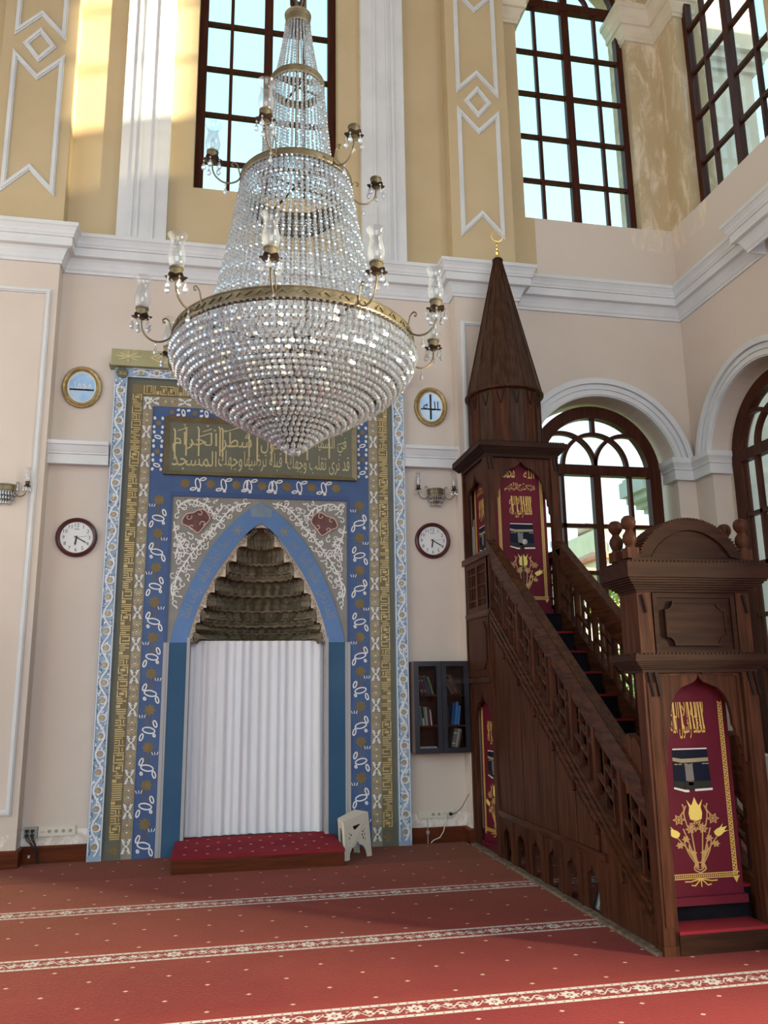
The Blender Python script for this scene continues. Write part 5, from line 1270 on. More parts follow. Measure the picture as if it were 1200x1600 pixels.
F = [(j * (n + 1) + i, j * (n + 1) + i + 1, (j + 1) * (n + 1) + i + 1, (j + 1) * (n + 1) + i) for j in range(n) for i in range(n)]
F += [tuple(N + i for i in f[::-1]) for f in F]
B_ = [i for i in range(n + 1)] + [(j + 1) * (n + 1) - 1 for j in range(1, n + 1)] + [n * (n + 1) + i for i in range(n - 1, -1, -1)] + [j * (n + 1) for j in range(n - 1, 0, -1)]
F += [(a, N + a, N + b, b) for a, b in zip(B_, B_[1:] + B_[:1])]
m_.add(P, F, True)
cm = new_mat('striped_cushion_cloth', (0.2, 0.25, 0.3), 0.9); nt = cm.node_tree; t_ = nt.nodes.new('ShaderNodeTexCoord'); s_ = nt.nodes.new('ShaderNodeSeparateXYZ'); nt.links.new(t_.outputs['Object'], s_.inputs[0])
nt.links.new(mixc(nt, (E(nt, s_.outputs['Y']) * 55 + E(nt, s_.outputs['X']) * 25).sin().step(-0.2, 0.2), (0.10, 0.14, 0.18), (0.42, 0.46, 0.50)), sock(cm, 'Base Color'))
tag(m_.build('cushion', cm), 'blue-grey striped cushion lying on the carpet under the pulpit stair', 'cushion')
# ---------------------------------------------------------------- chandelier
CX, CY = 0.455, 5.2
ch = thing('chandelier', 'large tiered crystal chandelier with brass rings and glass candle arms', 'chandelier', (CX, CY, 3.86))
def ring(name, r, z, h, th=0.012):
    m_ = MB(); n = 72
    m_.lathe((CX, CY, z), [(r - th, -h / 2), (r, -h / 2), (r + .004, -h * .36), (r, -h * .3), (r, h * .3), (r + .004, h * .36), (r, h / 2), (r - th, h / 2), (r - th, -h / 2)], n, cap=False)
    return m_.build(name, 'brass', ch)
RZ = ((0.80, 3.865, 0.075), (0.39, 5.08, 0.055), (0.195, 5.885, 0.06), (0.092, 6.43, 0.09))
rings = [ring('ring', *q) for q in RZ]
m_ = MB()
for k in range(40):                                              # chased leaves on the main ring
    a = 2 * pi * k / 40; c = Vector((CX + .802 * cos(a), CY + .802 * sin(a), 3.865)); t = Vector((-sin(a), cos(a), 0)); fr = frame(c, t, (0, 0, 1))
    m_.ribbon(fr, [(-.05, -.012), (-.02, .014), (.01, -.010), (.05, .012)], 0.010, 0, 0.005)
m_.build('chasing', 'brass', rings[0], kind='stuff')
MB().tube([(CX, CY, 3.2), (CX, CY, 6.5)], 0.013, 8).build('rod', 'brass', ch)
m_ = MB()
for r, z in ((0.80, 3.865), (0.39, 5.08), (0.195, 5.885)):
    for k in range(4):
        a = k * pi / 2 + .4; MB().bar((CX, CY, z), (CX + r * cos(a), CY + r * sin(a), z), 0.012, 0.012).build('spoke', 'bronze', ch)
m_ = MB(); m_.lathe((CX, CY, 0), [(0.092, 6.47), (0.10, 6.485), (0.07, 6.50), (0.03, 6.53), (0.02, 6.60)], 20); top = m_.build('top_cap', 'brass', ch)
for k in range(6):
    a = k * pi / 3; P = [Vector((CX, CY, 0)) + Vector((cos(a) * r, sin(a) * r, z)) for r, z in ((0.02, 6.52), (0.045, 6.58), (0.05, 6.64), (0.075, 6.68), (0.09, 6.665))]
    MB().tube(P, [0.012, 0.016, 0.013, 0.008, 0.004], 6).build('leaf', 'bronze', top)
m_ = MB(); z = 6.6; i = 0
while z < ZC - 0.02:
    fr = frame((CX, CY, z + 0.045), (cos(i * pi / 2), sin(i * pi / 2), 0), (0, 0, 1)); m_.tube([fp(fr, 0.022 * cos(a), 0.05 * sin(a)) for a in [2 * pi * k / 10 for k in range(10)]], 0.006, 5, True); z += 0.078; i += 1
m_.build('chain', 'bronze', ch, kind='stuff')
# bead strands
def strand(r0, z0, r1, z1, a, pitch, br, sag=0.25):
    m_ = MB(); L = hypot(r1 - r0, z1 - z0); n = int(L / pitch)
    for i in range(n + 1):
        t = i / n; r = r0 + (r1 - r0) * (t * (1 - sag) + sag * t * t); z = z0 + (z1 - z0) * t; k = 5
        c = Vector((CX + r * cos(a), CY + r * sin(a), z)); P = [c + Vector((0, 0, br * 1.15))]
        for zz, q in ((br * .45, .9), (-br * .45, .9)): P += [c + Vector((br * q * cos(2 * pi * j / k + i), br * q * sin(2 * pi * j / k + i), zz)) for j in range(k)]
        P.append(c - Vector((0, 0, br * 1.15))); F = []
        for j in range(k): j2 = (j + 1) % k; F += [(0, 1 + j, 1 + j2), (1 + j, 1 + k + j, 1 + k + j2, 1 + j2), (1 + k + j, 2 * k + 1, 1 + k + j2)]
        m_.add(P, F)
    return m_
for r0, z0, r1, z1, n, br, pitch in ((0.088, 6.385, 0.165, 5.90, 26, 0.0100, 0.0215), (0.190, 5.855, 0.265, 5.10, 42, 0.0115, 0.0255), (0.384, 5.05, 0.60, 3.88, 72, 0.0135, 0.030)):
    p = strand(r0, z0, r1, z1, 0.0, pitch, br).build('bead_strand', 'crystal', ch)
    for k in range(1, n): o = p.copy(); COL.objects.link(o); o.rotation_euler.z = 2 * pi * k / n
# a shallow basket of chained squares just under the second ring
m_ = MB()
for j in range(9):
    r, z = 0.375 - 0.004 * j * j * .35, 5.04 - 0.024 * j; n = int(2 * pi * r / 0.030)
    for k in range(n):
        a = 2 * pi * k / n; c = Vector((CX + r * cos(a), CY + r * sin(a), z)); ta = Vector((-sin(a), cos(a), 0)); nn = Vector((cos(a), sin(a), 0.0)); h = 0.0098
        m_.add([c + ta * h + Vector((0, 0, h)), c - ta * h + Vector((0, 0, h)), c - ta * h - Vector((0, 0, h)), c + ta * h - Vector((0, 0, h)), c + nn * .007, c - nn * .007], [(0, 1, 4), (1, 2, 4), (2, 3, 4), (3, 0, 4), (1, 0, 5), (2, 1, 5), (3, 2, 5), (0, 3, 5)])
m_.build('square_crystals', 'crystal', ch, kind='stuff')
m_ = MB()
for j in range(10):
    r, z = 0.375 - 0.004 * j * j * .35, 5.052 - 0.024 * j; m_.tube([(CX + r * cos(a), CY + r * sin(a), z) for a in [2 * pi * k / 48 for k in range(48)]], 0.0028, 4, True)
for k in range(60):
    a = 2 * pi * k / 60; m_.tube([(CX + r * cos(a), CY + r * sin(a), z) for r, z in [(0.375 - 0.004 * j * j * .35, 5.052 - 0.024 * j) for j in (0, 3, 6, 9)]], 0.0026, 4)
m_.build('wire_basket', 'bronze', ch, kind='stuff')
# bowl: rows of pear drops on brass hoops
def drop(m_, c, L, r, k=6, ph=0.0):
    P = [c]
    for t, q in ((0.28, .45), (0.66, 1.0), (0.85, .72)): P += [c + Vector((r * q * cos(2 * pi * j / k + ph), r * q * sin(2 * pi * j / k + ph), -L * t)) for j in range(k)]
    P.append(c - Vector((0, 0, L))); F = []
    for j in range(k):
        j2 = (j + 1) % k; F += [(0, 1 + j, 1 + j2)] + [(1 + q * k + j, 1 + (q + 1) * k + j, 1 + (q + 1) * k + j2, 1 + q * k + j2) for q in (0, 1)] + [(1 + 2 * k + j, 3 * k + 1, 1 + 2 * k + j2)]
    m_.add(P, F)
BW = interp([(0.80, 3.815), (0.755, 3.695), (0.655, 3.585), (0.52, 3.49), (0.385, 3.41), (0.265, 3.335), (0.155, 3.265), (0.075, 3.205), (0.03, 3.17)], 12)
ln2 = [0]
for a, b in zip(BW, BW[1:]): ln2.append(ln2[-1] + hypot(b[0] - a[0], b[1] - a[1]))
NR = 24
for k in range(NR):
    s_ = ln2[-1] * (k / (NR - 1)) ** 0.97; i = max(j for j in range(len(ln2)) if ln2[j] <= s_ + 1e-9); i = min(i, len(BW) - 1)
    r, z = BW[i]; r = max(r, 0.03)
    m_ = MB(); m_.tube([(CX + r * cos(a), CY + r * sin(a), z) for a in [2 * pi * j / 48 for j in range(48)]], 0.006, 5, True)
    hoop = m_.build('hoop', 'bronze', ch)
    m_ = MB(); L, w_ = 0.076, 0.0205; n = max(4, int(2 * pi * r / 0.0400))
    if k > 15: L, w_ = 0.062, 0.0175; n = max(5, int(2 * pi * r / 0.035))
    for j in range(n):
        a = 2 * pi * (j + .5 * (k % 2)) / n; c = Vector((CX + (r + .008) * cos(a), CY + (r + .008) * sin(a), z - .004)); drop(m_, c, L, w_, 6, random.uniform(0, 1))
    m_.build('crystal_row', 'crystal', hoop, kind='stuff')
m_ = MB(); n = 130
for j in range(n): a = 2 * pi * j / n; drop(m_, Vector((CX + .806 * cos(a), CY + .806 * sin(a), 3.832)), 0.022, 0.012, 5)
m_.build('crystal_row', 'crystal', ch, kind='stuff')
m_ = MB(); drop(m_, Vector((CX, CY, 3.185)), 0.085, 0.03, 8); m_.build('bottom_drop', 'crystal', ch)
m_ = MB()
for q in range(8): a = q * pi / 4; m_.tube([(CX + r * cos(a), CY + r * sin(a), z) for r, z in BW[::8]], 0.005, 5)
m_.build('bowl_ribs', 'bronze', ch)
# candle arms
SHADE = [(0.030, 0.0), (0.040, 0.012), (0.050, 0.045), (0.052, 0.07), (0.044, 0.11), (0.036, 0.145), (0.037, 0.165), (0.046, 0.19), (0.060, 0.212)]
def candle_arm(r, z, a, glass=True):
    """built along direction a at ring radius r"""
    d = Vector((cos(a), sin(a), 0)); c = Vector((CX, CY, z)); U = Vector((0, 0, 1))
    pt = lambda x, y: c + d * (r + x) + U * y
    ctl = [(0.0, 0.0), (0.022, -0.035), (0.07, -0.060), (0.12, -0.058), (0.165, -0.028), (0.190, 0.02), (0.195, 0.085)]
    arm = MB().tube([pt(*p) for p in interp(ctl, 4)], 0.0062, 6).tube([pt(*p) for p in interp([(0.0, 0.0), (0.012, 0.05), (0.022, 0.085), (0.045, 0.105), (0.062, 0.092), (0.058, 0.075), (0.047, 0.08)], 4)], 0.0052, 6).build('arm', 'brass', ch)
    e = pt(0.195, 0.08)
    MB().lathe(e, [(0.006, 0.0), (0.022, 0.004), (0.030, 0.012), (0.033, 0.02), (0.037, 0.024), (0.037, 0.066), (0.042, 0.070), (0.042, 0.080), (0.030, 0.081)], 18).build('candle_cup', 'brass', arm)
    m_ = MB(); n = 24; P = []
    for q in range(n): t = 2 * pi * q / n; rr = 0.060 + 0.008 * cos(6 * t); P += [e + Vector((rr * cos(t), rr * sin(t), 0.020 + .004 * cos(6 * t)))]
    P2 = [e + Vector((0.03 * cos(2 * pi * q / n), 0.03 * sin(2 * pi * q / n), 0.004)) for q in range(n)]
    m_.add(P + P2, [(q, (q + 1) % n, n + (q + 1) % n, n + q) for q in range(n)]); m_.build('drip_tray', 'bronze', arm)
    for q in range(5):
        t = 2 * pi * q / 5 + a; b = e + Vector((0.056 * cos(t), 0.056 * sin(t), 0.014)); m_ = MB(); drop(m_, b, 0.022, 0.008, 5); drop(m_, b - U * 0.022, 0.066, 0.0175, 7); m_.build('crystal_drop', 'crystal', arm)
    m_ = MB(); b = pt(0.10, -0.062); drop(m_, b, 0.03, 0.009, 5); drop(m_, b - U * .03, 0.065, 0.016, 7); m_.build('crystal_drop', 'crystal', arm)
    if glass:
        s_ = e + U * 0.078; prof = [(x, y) for x, y in SHADE]; inn = [(x - .0022, y) for x, y in SHADE[::-1]]
        MB().lathe(s_, prof + inn, 24, cap=False).build('glass_shade', 'shade_glass', arm)
        MB().lathe(s_, [(0.010, 0.0), (0.010, 0.05), (0.014, 0.065), (0.012, 0.085), (0.004, 0.11), (0.0, 0.112)], 10).build('bulb', 'shade_glass', arm)
for k in range(10): candle_arm(0.80, 3.865, radians(-90 - 13 + 36 * k))
for k in range(6): candle_arm(0.39, 5.08, radians(-90 - 25 + 60 * k), k not in (1, 2, 4))

# ---------------------------------------------------------------- things on the walls
def clock(label, x, z, R_):
    yb = 8.995; t = thing('wall_clock', label, 'clock', (x, yb, z), 'round wall clocks')
    fr = frame((x, yb, z), (1, 0, 0), (0, 0, 1))
    def disc(pr, nm, mat, par):                                   # lathe about the axis that points to the room
        n = 48; P, F = [], []
        for r, h in pr: P += [fp(fr, r * cos(2 * pi * j / n), r * sin(2 * pi * j / n), h) for j in range(n)]
        for i in range(len(pr) - 1): F += [(i * n + j, i * n + (j + 1) % n, (i + 1) * n + (j + 1) % n, (i + 1) * n + j) for j in range(n)]
        return MB().add(P, F, True).build(nm, mat, par)
    disc([(R_, 0), (R_, 0.02), (R_ * .97, 0.034), (R_ * .90, 0.042), (R_ * .83, 0.036), (R_ * .79, 0.022), (R_ * .78, 0.012)], 'rim', 'clock_rim', t)
    dl = disc([(R_ * .80, 0.012), (0.0001, 0.0121)], 'dial', 'dial', t)
    for k in range(1, 13):
        a = pi / 2 - k * pi / 6; u, v = R_ * .62 * cos(a), R_ * .62 * sin(a); m_ = MB(); hh = R_ * .092; ww = R_ * .13
        put_text(m_, str(k), fr, u - ww, u + ww, v - hh, v + hh, 0.0135, True); m_.build('numeral', 'black', dl)
    MB().rect(fr, -.025, .025, R_ * .40, R_ * .40 + .008, 0.0125, 0.0135).build('dial_mark', 'print_grey', dl)
    for nm, a, L, w_ in (('hour_hand', radians(-98), .42, .018), ('minute_hand', radians(-29), .60, .013), ('second_hand', radians(8), .6, .003)):
        d_ = (cos(a), sin(a)); nn = (-d_[1], d_[0]); m_ = MB(); l = R_ * L
        m_.poly(fr, [(-d_[0] * l * .2 + nn[0] * w_ * .4, -d_[1] * l * .2 + nn[1] * w_ * .4), (-d_[0] * l * .2 - nn[0] * w_ * .4, -d_[1] * l * .2 - nn[1] * w_ * .4), (d_[0] * l * .8 - nn[0] * w_ / 2, d_[1] * l * .8 - nn[1] * w_ / 2), (d_[0] * l, d_[1] * l), (d_[0] * l * .8 + nn[0] * w_ / 2, d_[1] * l * .8 + nn[1] * w_ / 2)], 0.015, 0.017); m_.build(nm, 'black' if 'sec' not in nm else 'print_grey', t)
    disc([(0.010, 0.012), (0.010, 0.020), (0.0001, 0.0201)], 'hub', 'black', t)
clock('round maroon-rimmed wall clock left of the mihrab below the blue oval frame', -1.485, 3.207, 0.210)
clock('round maroon-rimmed wall clock below the brass lamp above the bookcase', 2.385, 3.256, 0.208)
def oval(label, x, z, rx, rz, word, dark):
    yb = 8.995; t = thing('oval_frame', label, 'picture', (x, yb, z), 'oval gilt frames'); fr = frame((x, yb, z), (1, 0, 0), (0, 0, 1)); n = 56
    def ell(pr, nm, mat):
        P, F = [], []
        for q, h in pr: P += [fp(fr, max(rx - q, .0001) * cos(2 * pi * j / n), max(rz - q, .0001) * sin(2 * pi * j / n), h) for j in range(n)]
        for i in range(len(pr) - 1): F += [(i * n + j, i * n + (j + 1) % n, (i + 1) * n + (j + 1) % n, (i + 1) * n + j) for j in range(n)]
        return MB().add(P, F, True).build(nm, mat, t)
    ell([(0, 0), (-.006, 0.012), (0.0, 0.028), (0.014, 0.034), (0.028, 0.030), (0.036, 0.022), (0.046, 0.026), (0.054, 0.016)], 'gilt_moulding', 'gold_frame')
    ell([(0.050, 0.012), (0.056, 0.018), (0.066, 0.012)], 'mount', 'ivory')
    P = [fp(fr, (rx - .06) * cos(2 * pi * j / n), (rz - .06) * sin(2 * pi * j / n), 0.012) for j in range(n)]
    g = MB().add(P, [tuple(range(n))]).build('picture_glass', 'blue_reflection', t)
    m_ = MB(); put_text(m_, shape_ar(word), fr, -rx * .48, rx * .48, -rz * .18, rz * .30, 0.0135); m_.build('calligraphy', 'print_white' if not dark else 'black', g)
    m_ = MB(); m_.rect(fr, -rx * .62, rx * .62, -rz * .16, -rz * .08, 0.0125, 0.0135); m_.build('dark_reflection', 'black', g)  # dark reflection in the glass put in as a flat bar
    if dark: MB().rect(fr, -.014, .010, -rz * .66, rz * .66, 0.0125, 0.0132).build('dark_reflection', 'kaaba_grey', g)
oval('oval gilt frame with white calligraphy on a painted blue reflection, above the left clock', -1.532, 4.875, 0.205, 0.235, 'محمد', False)
oval('oval gilt frame with painted dark and pale blue reflections, right of the mihrab', 2.405, 4.868, 0.196, 0.238, 'الله', True)
def sconce(label, x, z, yb=8.98):
    t = thing('wall_lamp', label, 'wall lamp', (x, yb + .01, z), 'brass wall lamps')
    m_ = MB(); m_.lathe((x, yb, z), [(0.0, -0.11), (0.035, -0.105), (0.055, -0.07), (0.085, -0.03), (0.088, 0.0), (0.094, 0.004), (0.094, 0.05), (0.10, 0.054), (0.10, 0.068), (0.0, 0.069)], 20, True, pi, pi); m_.build('basket', 'brass', t)
    m_ = MB()
    for j, (r, zz, n) in enumerate(((0.100, 0.0, 12), (0.085, -0.04, 10), (0.06, -0.085, 8))):
        for k in range(n + 1): a = pi + pi * k / n; drop(m_, Vector((x + r * cos(a), yb + r * sin(a) - .002, z + zz)), 0.055, 0.011, 5)
    m_.build('crystal_fringe', 'crystal', t, kind='stuff')
    for sg in (-1, 1):
        c = lambda u, v: Vector((x + sg * (0.09 + u), yb - 0.05, z + v))
        arm = MB().tube([c(*p) for p in interp([(0.0, 0.01), (0.012, -0.03), (0.05, -0.055), (0.09, -0.045), (0.115, -0.01), (0.122, 0.05)], 4)], 0.0055, 6).tube([c(*p) for p in interp([(0.0, 0.01), (0.01, 0.06), (0.018, 0.085), (0.036, 0.09), (0.04, 0.075), (0.03, 0.068)], 4)], 0.0045, 6).build('arm', 'brass', t)
        e = c(0.122, 0.045)
        MB().lathe(e, [(0.006, 0), (0.030, 0.006), (0.034, 0.012), (0.012, 0.016), (0.018, 0.022), (0.022, 0.026), (0.022, 0.052), (0.026, 0.056), (0.0, 0.057)], 14).build('candle_cup', 'bronze', arm)
        MB().lathe(e + Vector((0, 0, .055)), [(q * .52, h * .72) for q, h in SHADE] + [(q * .52 - .0015, h * .72) for q, h in SHADE[::-1]], 16, cap=False).build('glass_shade', 'shade_glass', arm)
        MB().lathe(e + Vector((0, 0, .055)), [(0.010, 0), (0.012, .05), (0.009, .09), (0, .1)], 10).build('bulb', 'print_white', arm)
        for q in range(4):
            a = 2 * pi * q / 4; m_ = MB(); drop(m_, e + Vector((.033 * cos(a), .033 * sin(a), 0.008)), 0.06, 0.009, 5); m_.build('crystal_drop', 'crystal', arm)
        m_ = MB(); drop(m_, c(0.03, 0.07), 0.075, 0.009, 5); m_.build('crystal_drop', 'crystal', arm)
sconce('brass two-armed wall lamp with crystal fringe above the right clock', 2.43, 3.79)
sconce('brass two-armed wall lamp cut off by the left edge of the photo', -2.165, 3.63, 8.78)

# bookcase
BX0, BX1, BY0, BY1, BZ0, BZ1 = 2.075, 2.685, 8.745, 8.995, 0.93, 1.89
bc = thing('bookcase', 'dark wall-hung bookcase with two glazed doors beside the mihrab', 'bookcase', ((BX0 + BX1) / 2, 8.87, BZ0))
t_ = 0.018
MB().box(BX0, BX0 + t_, BY0 + .02, BY1, BZ0, BZ1).build('side_board', mottled('walnut_laminate', (0.085, 0.048, 0.042), (0.11, 0.062, 0.052), 5, (3, 3, .5), rough=.4), bc)
MB().box(BX1 - t_, BX1, BY0 + .02, BY1, BZ0, BZ1).build('side_board', 'navy', bc)
MB().box(BX0 + t_, BX1 - t_, BY1 - .012, BY1, BZ0, BZ1).build('back_board', 'wood_red', bc)
for z in (BZ0, BZ1 - t_): MB().box(BX0 + t_, BX1 - t_, BY0 + .02, BY1 - .012, z, z + t_).build('board', 'navy', bc)
xm = (BX0 + BX1) / 2
MB().box(xm - .009, xm + .009, BY0 + .03, BY1 - .012, BZ0 + t_, BZ1 - t_).build('divider', 'navy', bc)
SHZ = (BZ0 + t_, 1.215, 1.535)
for z in SHZ[1:]:
    for a, b in ((BX0 + t_, xm - .009), (xm + .009, BX1 - t_)): MB().box(a, b, BY0 + .035, BY1 - .012, z - .016, z).build('shelf', 'wood_red', bc)
for a, b in ((BX0, xm - .002), (xm + .002, BX1)):
    m_ = MB(); fw_ = 0.052
    m_.box(a, a + fw_, BY0, BY0 + .02, BZ0, BZ1).box(b - fw_, b, BY0, BY0 + .02, BZ0, BZ1).box(a + fw_, b - fw_, BY0, BY0 + .02, BZ0, BZ0 + fw_).box(a + fw_, b - fw_, BY0, BY0 + .02, BZ1 - fw_, BZ1)
    dr = m_.build('door', 'navy', bc); MB().box(a + fw_, b - fw_, BY0 + .008, BY0 + .012, BZ0 + fw_, BZ1 - fw_).build('glass', 'case_glass', dr)
def book(x, z, w_, h, d, lean, col, label, group, stripe=None, flat=False):
    t = thing('book', label, 'book', (x, 8.87, z), group)
    m = new_mat('book_cloth', col, 0.55); c_, s_ = cos(lean), sin(lean)
    y0 = BY0 + .05
    def R(u, v): return (x + u * c_ + v * s_, z + max(0, w_ * s_ if lean < 0 and False else 0) - u * s_ + v * c_ + (w_ * s_ if lean > 0 else 0))
    if flat: R = lambda u, v: (x + v, z + u)
    fr = frame((0, y0, 0), (1, 0, 0), (0, 0, 1))
    MB().poly(fr, [R(0, 0), R(w_, 0), R(w_, h), R(0, h)], -d, 0).build('cover', m, t)
    e = .003
    m_ = MB(); m_.poly(fr, [R(e, h - .004), R(w_ - e, h - .004), R(w_ - e, h + .0008), R(e, h + .0008)], -d + .006, -.006); m_.build('pages', 'ivory', t)
    if stripe:
        m_ = MB()
        for v in (.18, .72): m_.poly(fr, [R(.002, h * v), R(w_ - .002, h * v), R(w_ - .002, h * (v + .05)), R(.002, h * (v + .05))], 0, .0008)
        m_.build('spine_band', stripe, t)
def shelf_of_books(x, z, lean, group, rows, d=.14):
    for w_, h, col, lb, stripe in rows:
        book(x, z, w_, h, d if h > .1 else .09, lean, col, lb, group, stripe); x += w_ / cos(lean) + .004
z = SHZ[2] + 0.0008
shelf_of_books(BX0 + .088, z, -.31, 'books on the top left shelf', [
    (.036, .20, (.10, .012, .022), 'burgundy book at the left end of the top left shelf', 'gold'), (.030, .205, (.085, .010, .02), 'darker burgundy book second from left on top left shelf', 'gold'),
    (.022, .20, (.05, .02, .035), 'thin plum book in the middle of the top left shelf', None), (.020, .205, (.02, .035, .02), 'dark green book leaning near the top left door edge', None),
    (.014, .195, (.20, .28, .06), 'lime green thin book leaning at the right of top left shelf', None)])
shelf_of_books(xm + .118, z, -.46, 'books on the top right shelf', [
    (.024, .150, (.12, .075, .045), 'small brown patterned book leaning at left of top right shelf', None), (.020, .175, (.10, .05, .03), 'brown book leaning second on the top right shelf', None),
    (.024, .225, (.22, .025, .015), 'bright red tall book leaning on the top right shelf', 'gold'), (.022, .22, (.02, .05, .02), 'dark green tall book leaning on the top right shelf', None)])
z = SHZ[1] + .0008
shelf_of_books(BX0 + .046, z, -.09, 'books on the middle left shelf', [
    (.026, .20, (.30, .29, .29), 'light grey book at left of the middle left shelf', None), (.024, .20, (.15, .20, .26), 'blue-grey book second on the middle left shelf', None),
    (.012, .075, (.70, .72, .70), 'very small white booklet on the middle left shelf', None), (.014, .19, (.22, .21, .06), 'olive yellow thin book on the middle left shelf', None),
    (.020, .19, (.36, .35, .30), 'cream grey book in the middle of the middle left shelf', None), (.024, .185, (.09, .012, .02), 'dark red book on the middle left shelf', None),
    (.012, .165, (.66, .60, .56), 'thin white book at right of the middle left shelf', None)])
shelf_of_books(xm + .045, z, 0.0, 'books on the middle right shelf', [
    (.016, .17, (.03, .035, .10), 'thin navy book at left of the middle right shelf', None), (.022, .18, (.055, .018, .015), 'dark brown book on the middle right shelf', None)])
shelf_of_books(xm + .105, z, 0.12, 'books on the middle right shelf', [
    (.030, .225, (.012, .08, .20), 'deep blue book on the middle right shelf', None), (.028, .24, (.05, .22, .50), 'tall bright blue binder on the middle right shelf', None),
    (.024, .20, (.05, .23, .52), 'shorter bright blue binder near the right door edge', None)])
z = SHZ[0] + .0345
for p_, q_ in ((BX0 + t_, xm - .009), (xm + .009, BX1 - t_)): MB().box(p_, q_, BY0 + .035, BY1 - .012, BZ0 + t_, SHZ[0] + .034).build('shelf', 'wood_red', bc)
shelf_of_books(xm + .10, z, .22, 'books on the bottom right shelf', [
    (.038, .20, (.20, .17, .15), 'thick grey-brown speckled book on the bottom right shelf', 'print_white'), (.022, .195, (.42, .38, .34), 'cream spined book in the middle of the bottom right shelf', None),
    (.016, .19, (.20, .17, .10), 'thin khaki book at right of the bottom right shelf', None)])
book(BX0 + .058, z, .016, .19, .15, 0, (.45, .46, .50), 'pale folder lying flat alone on the bottom left shelf', 'books on the bottom left shelf', flat=True)

# sockets, plugs, leads
def socket_strip(label, x0, x1, z0, z1, y, sk):
    t = thing('socket_strip', label, 'socket', ((x0 + x1) / 2, y, z0), 'cream wall sockets'); fr = frame((0, y, 0), (1, 0, 0), (0, 0, 1)); zc3 = (z0 + z1) / 2
    MB().rect(fr, x0, x1, z0, z1, 0, 0.02).build('plate', 'white_plastic', t)
    for x in sk:
        m_ = MB(); m_.strip(fr, arc(x, zc3, .023, 0, 2 * pi, 18)[:-1], arc(x, zc3, .017, 0, 2 * pi, 18)[:-1], 0.02, 0.024, True); s_ = m_.build('socket_ring', 'white_plastic', t)
        m_ = MB(); m_.poly(fr, arc(x, zc3, .017, 0, 2 * pi, 18)[:-1], 0.019, 0.0205); m_.build('socket_well', 'grey_plastic', s_)
        m_ = MB()
        for q in (-.008, .008): m_.poly(fr, arc(x + q, zc3, .003, 0, 2 * pi, 6)[:-1], 0.0205, 0.0212)
        m_.build('pin_hole', 'black', s_, kind='stuff')
    return t
t1 = socket_strip('cream strip of four sockets on the wall left of the mihrab', -1.655, -1.315, 0.245, 0.335, YQ, [-1.555, -1.49, -1.425, -1.36])
fr = frame((0, YQ, 0), (1, 0, 0), (0, 0, 1))
m_ = MB()
for q in (-.012, .012): m_.rect(fr, -1.615 + q - .004, -1.615 + q + .004, .282, .290, .02, .0215)
m_.build('data_port', 'black', t1, kind='stuff')
gb2 = thing('socket_box', 'grey four-way socket box with black plugs beside the cream strip', 'socket', (-1.725, YQ, 0.25))
MB().rect(fr, -1.785, -1.665, 0.235, 0.335, 0, 0.035).build('box', 'grey_plastic', gb2)
for i, (x, z) in enumerate(((-1.755, .305), (-1.705, .305), (-1.755, .262), (-1.705, .262))):
    MB().rect(fr, x - .016, x + .016, z - .012, z + .012, .035, .06).tube([(x, YQ - .06, z), (x + .005, YQ - .085, z - .03), (-1.66 + (x + 1.73) * .4, YQ - .07, .14), (-1.64 + (x + 1.73) * .2, YQ - .06, .012)], .0055, 6).build('power_lead', 'black', gb2)
tag(MB().rect(frame((0, YQ - .031, 0), (1, 0, 0), (0, 0, 1)), -1.735, -1.715, .055, .08, 0, .008).build('small_switch', 'white_plastic'), 'tiny cream switch on the brown skirting below the grey socket box', 'switch')
t2 = socket_strip('cream strip of sockets under the bookcase with a white lead', 2.145, 2.54, 0.25, 0.328, YQ, [2.31, 2.375, 2.435, 2.498])
tag(MB().rect(fr, 2.425, 2.452, .272, .298, .021, .05).tube([(2.438, YQ - .05, .28), (2.435, YQ - .06, .22), (2.41, YQ - .055, .12), (2.37, YQ - .05, .06), (2.30, YQ - .05, .035), (2.27, YQ - .055, .012)], .005, 6).build('power_lead', 'white_plastic'), 'white lead hanging from the socket strip under the bookcase', 'cable')
tag(MB().rect(fr, 2.485, 2.511, .275, .303, .021, .055).tube([(2.50, YQ - .055, .288), (2.55, YQ - .07, .30), (2.61, YQ - .09, .36), (2.65, YQ - .12, .44), (2.672, YQ - .15, .50)], .004, 6).build('power_lead', 'black'), 'thin black lead rising from the socket strip to the pulpit', 'cable')
tag(MB().rect(fr, 2.238, 2.246, .0, .25, .032, .038).rect(fr, 2.226, 2.258, .10, .13, .031, .045).build('cable_clip', 'grey_plastic'), 'thin vertical conduit from the socket strip under the bookcase to the floor', 'conduit')
# ---------------------------------------------------------------- outside the windows
S(MB().box(11.0, 15.0, 4.1, 6.3, -1, 13.1).box(11.0, 15.0, 1.0, 4.1, -1, 10.9).box(11.0, 15.0, -8.0, 1.0, -1, 8.5), 'wall_sun_block', mottled('sun_block_stone', (0.55, 0.50, 0.42), (0.48, 0.43, 0.36), 1.5))  # unseen blocks added to keep the sun off most right-hand windows
M['lawn'] = mottled('grass_ground', (0.16, 0.22, 0.06), (0.26, 0.28, 0.12), 0.6, rough=0.9)
m_ = MB(); n = 14; P = []
ys_ = (9.95, 14, 20, 27, 35, 45, 60, 90); zs_ = (-0.3, -0.25, 0.2, 1.2, 2.6, 4.0, 6.0, 8.0)
for y, z in zip(ys_, zs_): P += [(-30 + 10 * i, y, z + 0.25 * sin(i * 1.7 + y)) for i in range(n)]
m_.add(P, [(j * n + i, j * n + i + 1, (j + 1) * n + i + 1, (j + 1) * n + i) for j in range(len(ys_) - 1) for i in range(n - 1)], True); S(m_, 'ground_outside', 'lawn')
